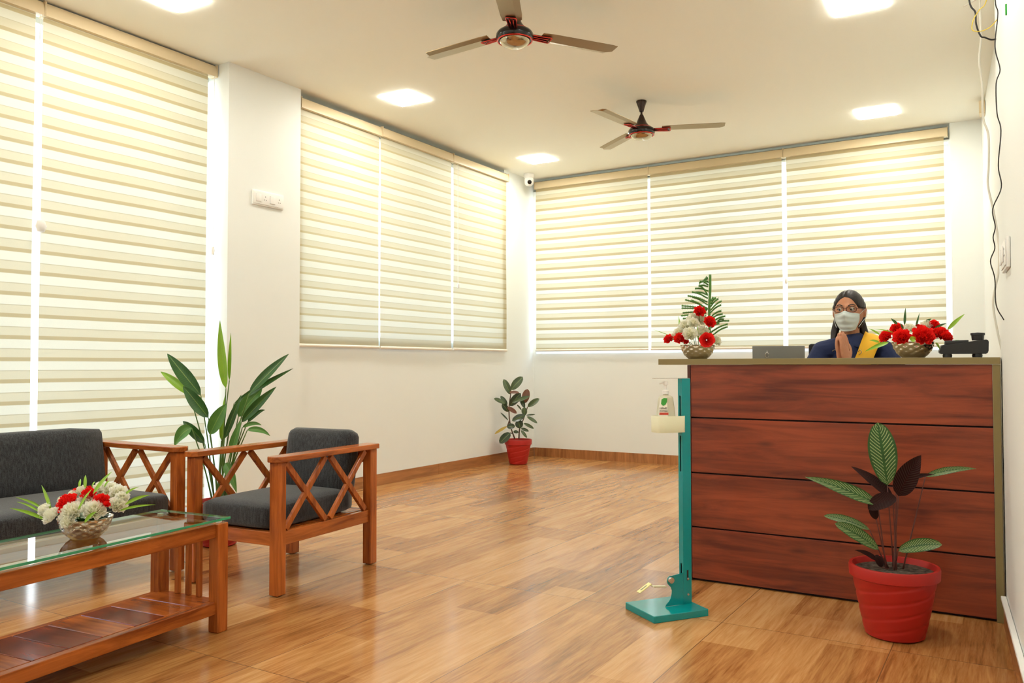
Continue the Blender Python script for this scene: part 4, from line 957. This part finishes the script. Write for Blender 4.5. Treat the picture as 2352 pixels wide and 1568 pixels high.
def decal(nm, pts, m, par, y=-.0295):
    b = B(); lo = [b.verts.new((x, y+(z-.05)*.075, z)) for x, z in pts]; hi = [b.verts.new((x, y+.0006+(z-.05)*.075, z)) for x, z in pts]; n = len(pts)
    for i in range(n): b.faces.new((lo[i], lo[(i+1) % n], hi[(i+1) % n], hi[i]))
    b.faces.new(lo[::-1]); b.faces.new(hi); return part(nm, b, m, par)
lb = decal('label', [(-.036, .060), (.010, .060), (.006, .150), (-.024, .150)], M['label_white'], o, -.0290)
decal('leaf_mark', [(-.020, .122), (-.010, .114), (.000, .120), (.006, .132), (.007, .148), (-.008, .149), (-.018, .142)], M['label_green'], lb, -.0298)
decal('red_band', [(-.028, .074), (.012, .074), (.012, .084), (-.027, .084)], M['label_red'], lb, -.0298)
def text(body, size, loc, rz, m, parent, name='lettering', rx=PI/2, ext=.0004):
    cu = bpy.data.curves.new('t', 'FONT'); cu.body = body; cu.size = size; cu.align_x = 'CENTER'; cu.extrude = ext
    to = bpy.data.objects.new('t', cu); COL.objects.link(to); bpy.context.view_layer.update()
    me = bpy.data.meshes.new_from_object(to); bpy.data.objects.remove(to); me.materials.clear(); me.materials.append(m); me.name = name
    oo = bpy.data.objects.new(name, me); COL.objects.link(oo); oo.parent = parent; oo.location = loc; oo.rotation_euler = (rx, 0, rz); return oo
text('HAND', .011, (-.010, -.0266, .1005), 0, M['label_text'], lb, rx=PI/2-.075)
text('SANITIZER', .0078, (-.009, -.0275, .0895), 0, M['label_text'], lb, rx=PI/2-.075)

# ------------------------------------------------------------------ office chair behind the counter
o = thing('office_chair', 'black office chair behind the counter under the seated woman', 'chair', (-.80, 4.96, 0), .14)
b = B(); box(b, -.25, .25, -.20, .24, .50, .56, .025, 3); part('seat', b, M['dark_mesh'], o, 180)
b = B(); box(b, -.23, .27, .24, .275, .70, 1.225, .016, 3); part('backrest', b, M['dark_mesh'], o, 180)
b = B(); tube(b, [(0, .14, .49), (0, .255, .52), (0, .29, .66), (0, .285, .80)], .018, 10); part('back_bracket', b, M['black'], o, 180)
b = B(); tube(b, [(0, 0, .10), (0, 0, .5)], .028, 14); part('gas_column', b, M['black'], o, 40)
for k in range(5):
    a = 2*PI*k/5+.3; b = B(); tube(b, [(0, 0, .11), (.27*math.cos(a), .27*math.sin(a), .075)], [.024, .014], 8); lg = part('base_arm', b, M['black'], o, 180)
    b = B(); lathe(b, [(0, -.012), (.028, -.012), (.03, 0), (.028, .012), (0, .012)], 16); bmesh.ops.transform(b, matrix=Matrix.Translation((.27*math.cos(a), .27*math.sin(a), .0305)) @ Matrix.Rotation(PI/2, 4, 'X'), verts=b.verts); part('caster', b, M['black'], lg, 40)
for sx in (-1, 1):
    b = B(); tube(b, smooth_path([(sx*.25, .05, .53), (sx*.30, .05, .60), (sx*.31, .02, .74), (sx*.30, -.12, .77)], 5), .012, 8); part('arm_loop', b, M['black'], o, 180)
# ------------------------------------------------------------------ the receptionist
def ball(bm, c, r, seg=20, sc_=(1, 1, 1), rot=None):
    t = bmesh.new(); bmesh.ops.create_uvsphere(t, u_segments=seg, v_segments=seg*2//3, radius=1)
    mm = Matrix.Translation(c) @ (rot or Matrix.Identity(4)) @ Matrix.Diagonal((r*sc_[0], r*sc_[1], r*sc_[2], 1)); bmesh.ops.transform(t, matrix=mm, verts=t.verts); merge(bm, t)
def limb(bm, pts, rad, n=6):
    pp = smooth_path(pts, n); m_ = len(pts)-1; rr = []
    for i in range(len(pp)):
        t = i/n; k = min(int(t), m_-1); q = t-k; rr.append(rad[k]*(1-q)+rad[k+1]*q)
    tube(bm, pp, rr, 14); ball(bm, pp[0], rr[0], 14); ball(bm, pp[-1], rr[-1], 14)
def remeshed(name, bm, m, parent, voxel, smooth_it=4, label=None, fac=.5):
    me = bpy.data.meshes.new('raw'); bmesh.ops.recalc_face_normals(bm, faces=bm.faces); bm.to_mesh(me); bm.free()
    t = bpy.data.objects.new('raw', me); COL.objects.link(t)
    r = t.modifiers.new('r', 'REMESH'); r.mode = 'VOXEL'; r.voxel_size = voxel; r.use_smooth_shade = True
    s_ = t.modifiers.new('s', 'SMOOTH'); s_.iterations = smooth_it; s_.factor = fac
    bpy.context.view_layer.update(); dg = bpy.context.evaluated_depsgraph_get()
    nm = bpy.data.meshes.new_from_object(t.evaluated_get(dg)); nm.name = name; bpy.data.objects.remove(t); bpy.data.meshes.remove(me)
    nm.materials.clear(); nm.materials.append(m); nm.shade_smooth()
    o = bpy.data.objects.new(name, nm); COL.objects.link(o); o.parent = parent
    if label: o['label'] = label
    return o
wm = thing('person', 'woman in navy top, glasses and pale face mask greeting with pressed palms behind the counter', 'person', (-.785, 4.87, 0), .161)
HC = Vector((.004, .0, 1.392)); HX_, HY_, HZ_ = .077, .095, .112; HYAW = Matrix.Rotation(-.20, 4, 'Z')
def headp(u, off=0.):
    """unit vector -> head surface point (local, before yaw)"""
    x, y, z = u
    kx = 1.0; ky = 1.0
    if z < 0: kx *= 1-.30*abs(z)**1.6; ky *= 1-.16*abs(z)**2*(1 if y < 0 else 1.6)
    if y < 0: kx *= 1-.05*(-y)
    p = Vector((x*(HX_+off)*kx, y*(HY_+off)*ky, z*(HZ_+off)))
    def g_(cx_, cz_, sx_, sz_): return math.exp(-((x-cx_)/sx_)**2-((z-cz_)/sz_)**2) if y < 0 else 0
    p.y -= .024*g_(0, -.20, .13, .17)+.012*g_(0, -.02, .09, .18)      # nose and bridge
    p.y -= .006*g_(0, .22, .6, .10)                                    # brow
    p.y += .011*(g_(.38, .08, .20, .12)+g_(-.38, .08, .20, .12))       # sockets
    p.y -= .006*g_(0, -.50, .26, .05)+.005*g_(0, -.60, .22, .05)       # lips
    p.y -= .008*g_(0, -.88, .30, .14)                                  # chin
    return p
def sphere_bm(fn, nu=64, nv=44):
    b = B(); rows = []
    for j in range(1, nv):
        th = PI*j/nv; rows.append([b.verts.new(fn(Vector((math.sin(th)*math.cos(2*PI*i/nu), math.sin(th)*math.sin(2*PI*i/nu), math.cos(th))))) for i in range(nu)])
    top = b.verts.new(fn(Vector((0, 0, 1)))); bot = b.verts.new(fn(Vector((0, 0, -1))))
    for j in range(len(rows)-1):
        for i in range(nu): b.faces.new((rows[j][i], rows[j+1][i], rows[j+1][(i+1) % nu], rows[j][(i+1) % nu]))
    for i in range(nu): b.faces.new((top, rows[0][i], rows[0][(i+1) % nu])); b.faces.new((bot, rows[-1][(i+1) % nu], rows[-1][i]))
    return b
HM = Matrix.Translation(HC) @ HYAW
body = sphere_bm(headp); bmesh.ops.transform(body, matrix=HM, verts=body.verts)
for sx in (-1, 1):                                       # ears
    t = B(); ball(t, (0, 0, 0), .028, 16, (.34, .62, 1.0)); ball(t, (sx*.004, .0, .012), .018, 12, (.4, .7, 1)); bmesh.ops.transform(t, matrix=HM @ Matrix.Translation((sx*.078, .008, -.006)) @ Matrix.Rotation(sx*.35, 4, 'Z'), verts=t.verts); merge(body, t)
limb(body, [(.004, .018, 1.33), (.010, .03, 1.24), (.016, .035, 1.17)], [.050, .048, .058])
TX0 = .020
limb(body, [(TX0, .03, 1.17), (TX0, .03, 1.02), (TX0, .04, .82), (TX0, .05, .66)], [.10, .115, .105, .12])
for sx in (-1, 1):
    sh = Vector((TX0+sx*.155, .02, 1.175)); el = Vector((TX0+sx*.235, -.045, .955)); wr = Vector((-.026+sx*.024, -.222, 1.105))
    limb(body, [(TX0+sx*.03, .03, 1.20), tuple(sh)], [.055, .050])
    limb(body, [tuple(sh), tuple(sh.lerp(el, .5)+Vector((sx*.008, 0, 0))), tuple(el)], [.048, .043, .035])
    limb(body, [tuple(el), tuple(el.lerp(wr, .5)+Vector((sx*.006, 0, -.006))), tuple(wr)], [.035, .031, .023])
    limb(body, [(TX0+sx*.07, .05, .62), (TX0+sx*.10, -.20, .625), (TX0+sx*.09, -.40, .60)], [.085, .078, .056])
    limb(body, [(TX0+sx*.09, -.40, .60), (TX0+sx*.09, -.40, .36), (TX0+sx*.09, -.38, .09)], [.055, .052, .034])
    limb(body, [(TX0+sx*.09, -.37, .06), (TX0+sx*.10, -.50, .035)], [.036, .026])
# hands pressed together
HB = Matrix.Translation((-.026, -.222, 1.108)) @ Matrix.Rotation(-.55, 4, 'Z') @ Matrix.Rotation(-.10, 4, 'Y')
for sx in (-1, 1):
    t = B(); xo = sx*.0135
    ball(t, (xo, 0, .045), 1, 18, (.0125, .037, .050)); ball(t, (xo*1.15, .004, .020), 1, 16, (.014, .032, .030)); ball(t, (xo, -.002, .070), 1, 16, (.0115, .037, .026))
    ball(t, (sx*.016, 0, .0), 1, 14, (.018, .024, .024))
    for i, (u, Ln) in enumerate(((-.0285, .058), (-.0095, .074), (.0095, .079), (.0285, .070))):
        sp = u*.9; b0 = Vector((xo, u, .082-abs(u)*.12))
        tipx = sx*.0085
        pts = [b0, b0+Vector((tipx-xo, (sp-u)*.3, 0))*.35+Vector((sx*.002, 0, Ln*.42)), b0+Vector((tipx-xo, (sp-u)*.6, 0))*.8+Vector((sx*.001, 0, Ln*.75)), b0+Vector((tipx-xo, sp-u, Ln))]
        limb(t, pts, [.0092, .0086, .0080, .0062], 4)
    th = [Vector((xo*1.0, .030, .028)), Vector((xo*1.05, .046, .052)), Vector((xo*.9, .050, .078)), Vector((xo*.75, .046, .098))]
    limb(t, th, [.0125, .0108, .0098, .0072], 4)
    bmesh.ops.transform(t, matrix=HB, verts=t.verts); merge(body, t)
remeshed('body', body, M['skin'], wm, .0034, 3)
# nails
b = B()
# shirt with collar and short sleeves
sb = B()
limb(sb, [(TX0, .03, 1.175), (TX0, .03, 1.03), (TX0, .04, .82), (TX0, .05, .66)], [.108, .128, .12, .132])
for sx in (-1, 1):
    sh = Vector((TX0+sx*.158, .02, 1.172)); el = Vector((TX0+sx*.235, -.045, .955))
    limb(sb, [(TX0+sx*.045, .032, 1.198), tuple(sh)], [.062, .060])
    limb(sb, [tuple(sh), tuple(sh.lerp(el, .38)+Vector((sx*.012, 0, 0)))], [.059, .059])
    t = B(); tube(t, [sh.lerp(el, .32)+Vector((sx*.010, 0, 0)), sh.lerp(el, .48)+Vector((sx*.014, 0, 0))], [.059, .061], 20); merge(sb, t)
    limb(sb, [(TX0+sx*.075, -.055, 1.06), (TX0+sx*.06, -.055, 1.0)], [.058, .05])
tube(sb, [(.014, .032, 1.20), (.012, .030, 1.247)], [.066, .058], 24)
shirt = remeshed('shirt', sb, M['navy'], wm, .006, 3)
for sx in (-1, 1):
    sh = Vector((TX0+sx*.158, .02, 1.172)); el = Vector((TX0+sx*.235, -.045, .955)); b = B(); ax = (el-sh).normalized(); cc = sh.lerp(el, .48)+Vector((sx*.014, 0, 0)); x = ax.orthogonal().normalized(); y = ax.cross(x)
    tube(b, [cc+x*.0605*math.cos(2*PI*k/28)+y*.0605*math.sin(2*PI*k/28) for k in range(28)], .004, 6, closed=True); part('sleeve_trim', b, M['yellow_cloth'], shirt, 180)
# open collar flaps
b = B()
for sx in (-1, 1):
    pts = [(.012+sx*.052, .0, 1.253), (.012+sx*.030, -.045, 1.240), (.012+sx*.010, -.072, 1.200), (.012+sx*.048, -.088, 1.186), (.012+sx*.066, -.030, 1.222)]
    vs = [b.verts.new(p) for p in pts]; c_ = b.verts.new(sum((Vector(p) for p in pts), Vector())/5+Vector((0, -.006, .004)))
    for i in range(5): b.faces.new((vs[i], vs[(i+1) % 5], c_))
cl = part('collar', b, M['navy'], shirt, 180); solidify(cl, .005)
# dupatta ribbon over her left shoulder
def ribbon(name, path, wv, m, parent, thick=.004):
    b = B(); pp = smooth_path(path, 8); ww = smooth_path([Vector(q) for q in wv], 8); rows = []
    for i, p in enumerate(pp):
        wd = ww[min(i, len(ww)-1)]
        rows.append([b.verts.new(p+wd*s+Vector((0, -.006*math.sin((s+1)*PI*2+i*.2), .003*math.cos((s+1)*PI*3)))) for s in (-1, -.6, -.2, .2, .6, 1)])
    for i in range(len(rows)-1):
        for k in range(5): b.faces.new((rows[i][k], rows[i][k+1], rows[i+1][k+1], rows[i+1][k]))
    o = part(name, b, m, parent, 180); solidify(o, thick); return o
ribbon('scarf', [(.120, .11, 1.10), (.128, .085, 1.20), (.130, .02, 1.262), (.118, -.05, 1.240), (.090, -.105, 1.17), (.062, -.135, 1.09), (.045, -.14, .98), (.04, -.13, .88)],
       [(.040, 0, -.006), (.042, 0, -.008), (.044, -.004, -.014), (.044, -.01, -.012), (.046, .006, .0), (.048, .014, .012), (.042, .012, .01), (.036, .012, .01)], M['yellow_cloth'], wm)
b = B(); tube(b, smooth_path([(.046, -.122, 1.168), (.054, -.126, 1.178), (.062, -.126, 1.166), (.056, -.127, 1.158), (.048, -.126, 1.152)], 4), .0022, 6); part('gold_badge', b, M['gold_bowl'], shirt, 180)
b = B(); tube(b, smooth_path([(-.085, -.108, 1.172), (-.070, -.114, 1.180), (-.060, -.118, 1.168), (-.050, -.120, 1.174)], 4), .0018, 6); part('gold_badge', b, M['gold_bowl'], shirt, 180)
# hair: cap with a centre-left parting, drawn back, falling behind the shoulders
def hairf(u):
    x, y, z = u
    line = .66-.80*abs(x+.06)**2.3                   # hairline height over the forehead
    if y > .12: k = 1.0 if z > -.75 else .2
    else:
        k = 1/(1+math.exp(-(z-line)*26)); side = 1/(1+math.exp(-(abs(x)-.97)*50)); k = max(k, side*(1 if z > .02 else 0))
        if y > -.15 and z < -.0: k = max(0, (y+.02)*7)
    if abs(x) > .6 and -.5 < z < .12 and y < .32: k = 0
    off = -.012+.022*k+.0022*math.sin(x*60+y*16)*k
    off -= .006*math.exp(-((x+.12)/.05)**2)*(z > .5)*(y < .1)
    p = headp(u, 0); n = Vector((x, y, z)); p = Vector((x*HX_, y*HY_, z*HZ_)) if y > -.2 or z > .45 else p
    return p+n*off
hb = sphere_bm(hairf, 96, 64); bmesh.ops.transform(hb, matrix=HM, verts=hb.verts)
limb(hb, [(.01, .085, 1.44), (.012, .10, 1.37), (.014, .105, 1.28), (.02, .10, 1.16)], [.05, .058, .055, .03])
for sx, xx in ((-1, -.082), (-1, -.068), (1, .088), (1, .076)):
    limb(hb, [(sx*.050, .055, 1.40), (xx*.80, .070, 1.335), (xx*.98, .062, 1.282), (xx*1.12, .035, 1.245 if sx > 0 else 1.240)], [.016, .017, .015, .005])
hair = remeshed('hair', hb, M['hair'], wm, .0042, 2)
# eyes, brows
for sx in (-1, 1):
    b = B(); ball(b, HM @ Vector((sx*.030, -.0775, .0085)), .0125, 18); ey = part('eye', b, M['eye_white'], wm, 180)
    b = B(); ball(b, HM @ Vector((sx*.030-.001, -.0848, .0078)), .0074, 16, (1, .75, 1)); part('iris', b, M['iris'], ey, 180)
    b = B(); tube(b, [HM @ Vector((sx*(.030+.0145*math.cos(a)), -.0868+abs(math.cos(a))*.004, .0078+.0052*math.sin(a))) for a in [PI*k/10 for k in range(11)]], .0022, 6); part('eyelid', b, M['hair'], wm, 180)
    b = B(); tube(b, smooth_path([HM @ Vector((sx*.014, -.0985, .026)), HM @ Vector((sx*.032, -.0945, .034)), HM @ Vector((sx*.050, -.081, .028))], 5), [.0018]+[.0028]*9+[.001], 6); part('eyebrow', b, M['hair'], wm, 180)
# glasses
gp = B()
for sx in (-1, 1):
    ring = []
    for k in range(28):
        a = 2*PI*k/28; ca, sa = math.cos(a), math.sin(a); rx = .0245*math.copysign(abs(ca)**.7, ca); rz_ = .0155*math.copysign(abs(sa)**.7, sa)
        ring.append(HM @ Vector((sx*.0315+rx, -.107+abs(sx*.0315+rx)**2*3.6, .007+rz_)))
    tube(gp, ring, .0017, 6, closed=True)
    tube(gp, [HM @ Vector((sx*.0565, -.0955, .012)), HM @ Vector((sx*.076, -.062, .012)), HM @ Vector((sx*.083, .012, .009))], .0017, 6)
tube(gp, [HM @ Vector((-.008, -.1065, .010)), HM @ Vector((0, -.109, .013)), HM @ Vector((.008, -.1065, .010))], .0015, 6)
gl_ = part('glasses', gp, M['glasses'], wm, 180, 'dark-framed glasses')
# face mask with pleats and ear loops
b = B(); rows = []; nu, nv = 26, 18
for j in range(nv+1):
    v = j/nv; row = []
    for i in range(nu+1):
        s_ = i/nu*2-1; half = 1.02-.10*abs(v-.45); az = s_*half
        z = -.012-.100*v; zz = z/HZ_
        rad = math.sqrt(max(.05, 1-min(.9, zz*zz)*.55))
        x = math.sin(az)*(HX_*1.02)*rad*(1-.16*max(0, v-.4)); y = -math.cos(az)*(HY_+.010)*rad*(1-.02*v)
        y -= .020*math.exp(-(s_/.30)**2)*math.exp(-((v-.22)/.30)**2)+.004
        y += .0022*math.sin(v*PI*7)*(1-s_*s_)
        z += .010*math.exp(-(s_/.25)**2)*(1-v)+.012*s_*s_*(v)-.004*s_*s_*(1-v)
        row.append(b.verts.new(HM @ Vector((x, y, z))))
    rows.append(row)
for j in range(nv):
    for i in range(nu): b.faces.new((rows[j][i], rows[j][i+1], rows[j+1][i+1], rows[j+1][i]))
mk = part('face_mask', b, M['mask'], wm, 180, 'pale blue-white face mask'); solidify(mk, .0018)
for sx in (-1, 1):
    b = B(); tube(b, smooth_path([HM @ Vector((sx*.064, -.052, -.018)), HM @ Vector((sx*.080, -.015, .006)), HM @ Vector((sx*.088, .018, .008)), HM @ Vector((sx*.086, .022, -.024)), HM @ Vector((sx*.074, -.02, -.055)), HM @ Vector((sx*.058, -.052, -.088))], 5), .0013, 6); part('ear_loop', b, M['mask'], mk, 180)
# ------------------------------------------------------------------ bring everything to metres
def finish():
    for me in bpy.data.meshes:
        me.transform(Matrix.Scale(S, 4))
    for o in bpy.data.objects:
        if o.type == 'CAMERA': continue
        o.location = o.location*S
finish()
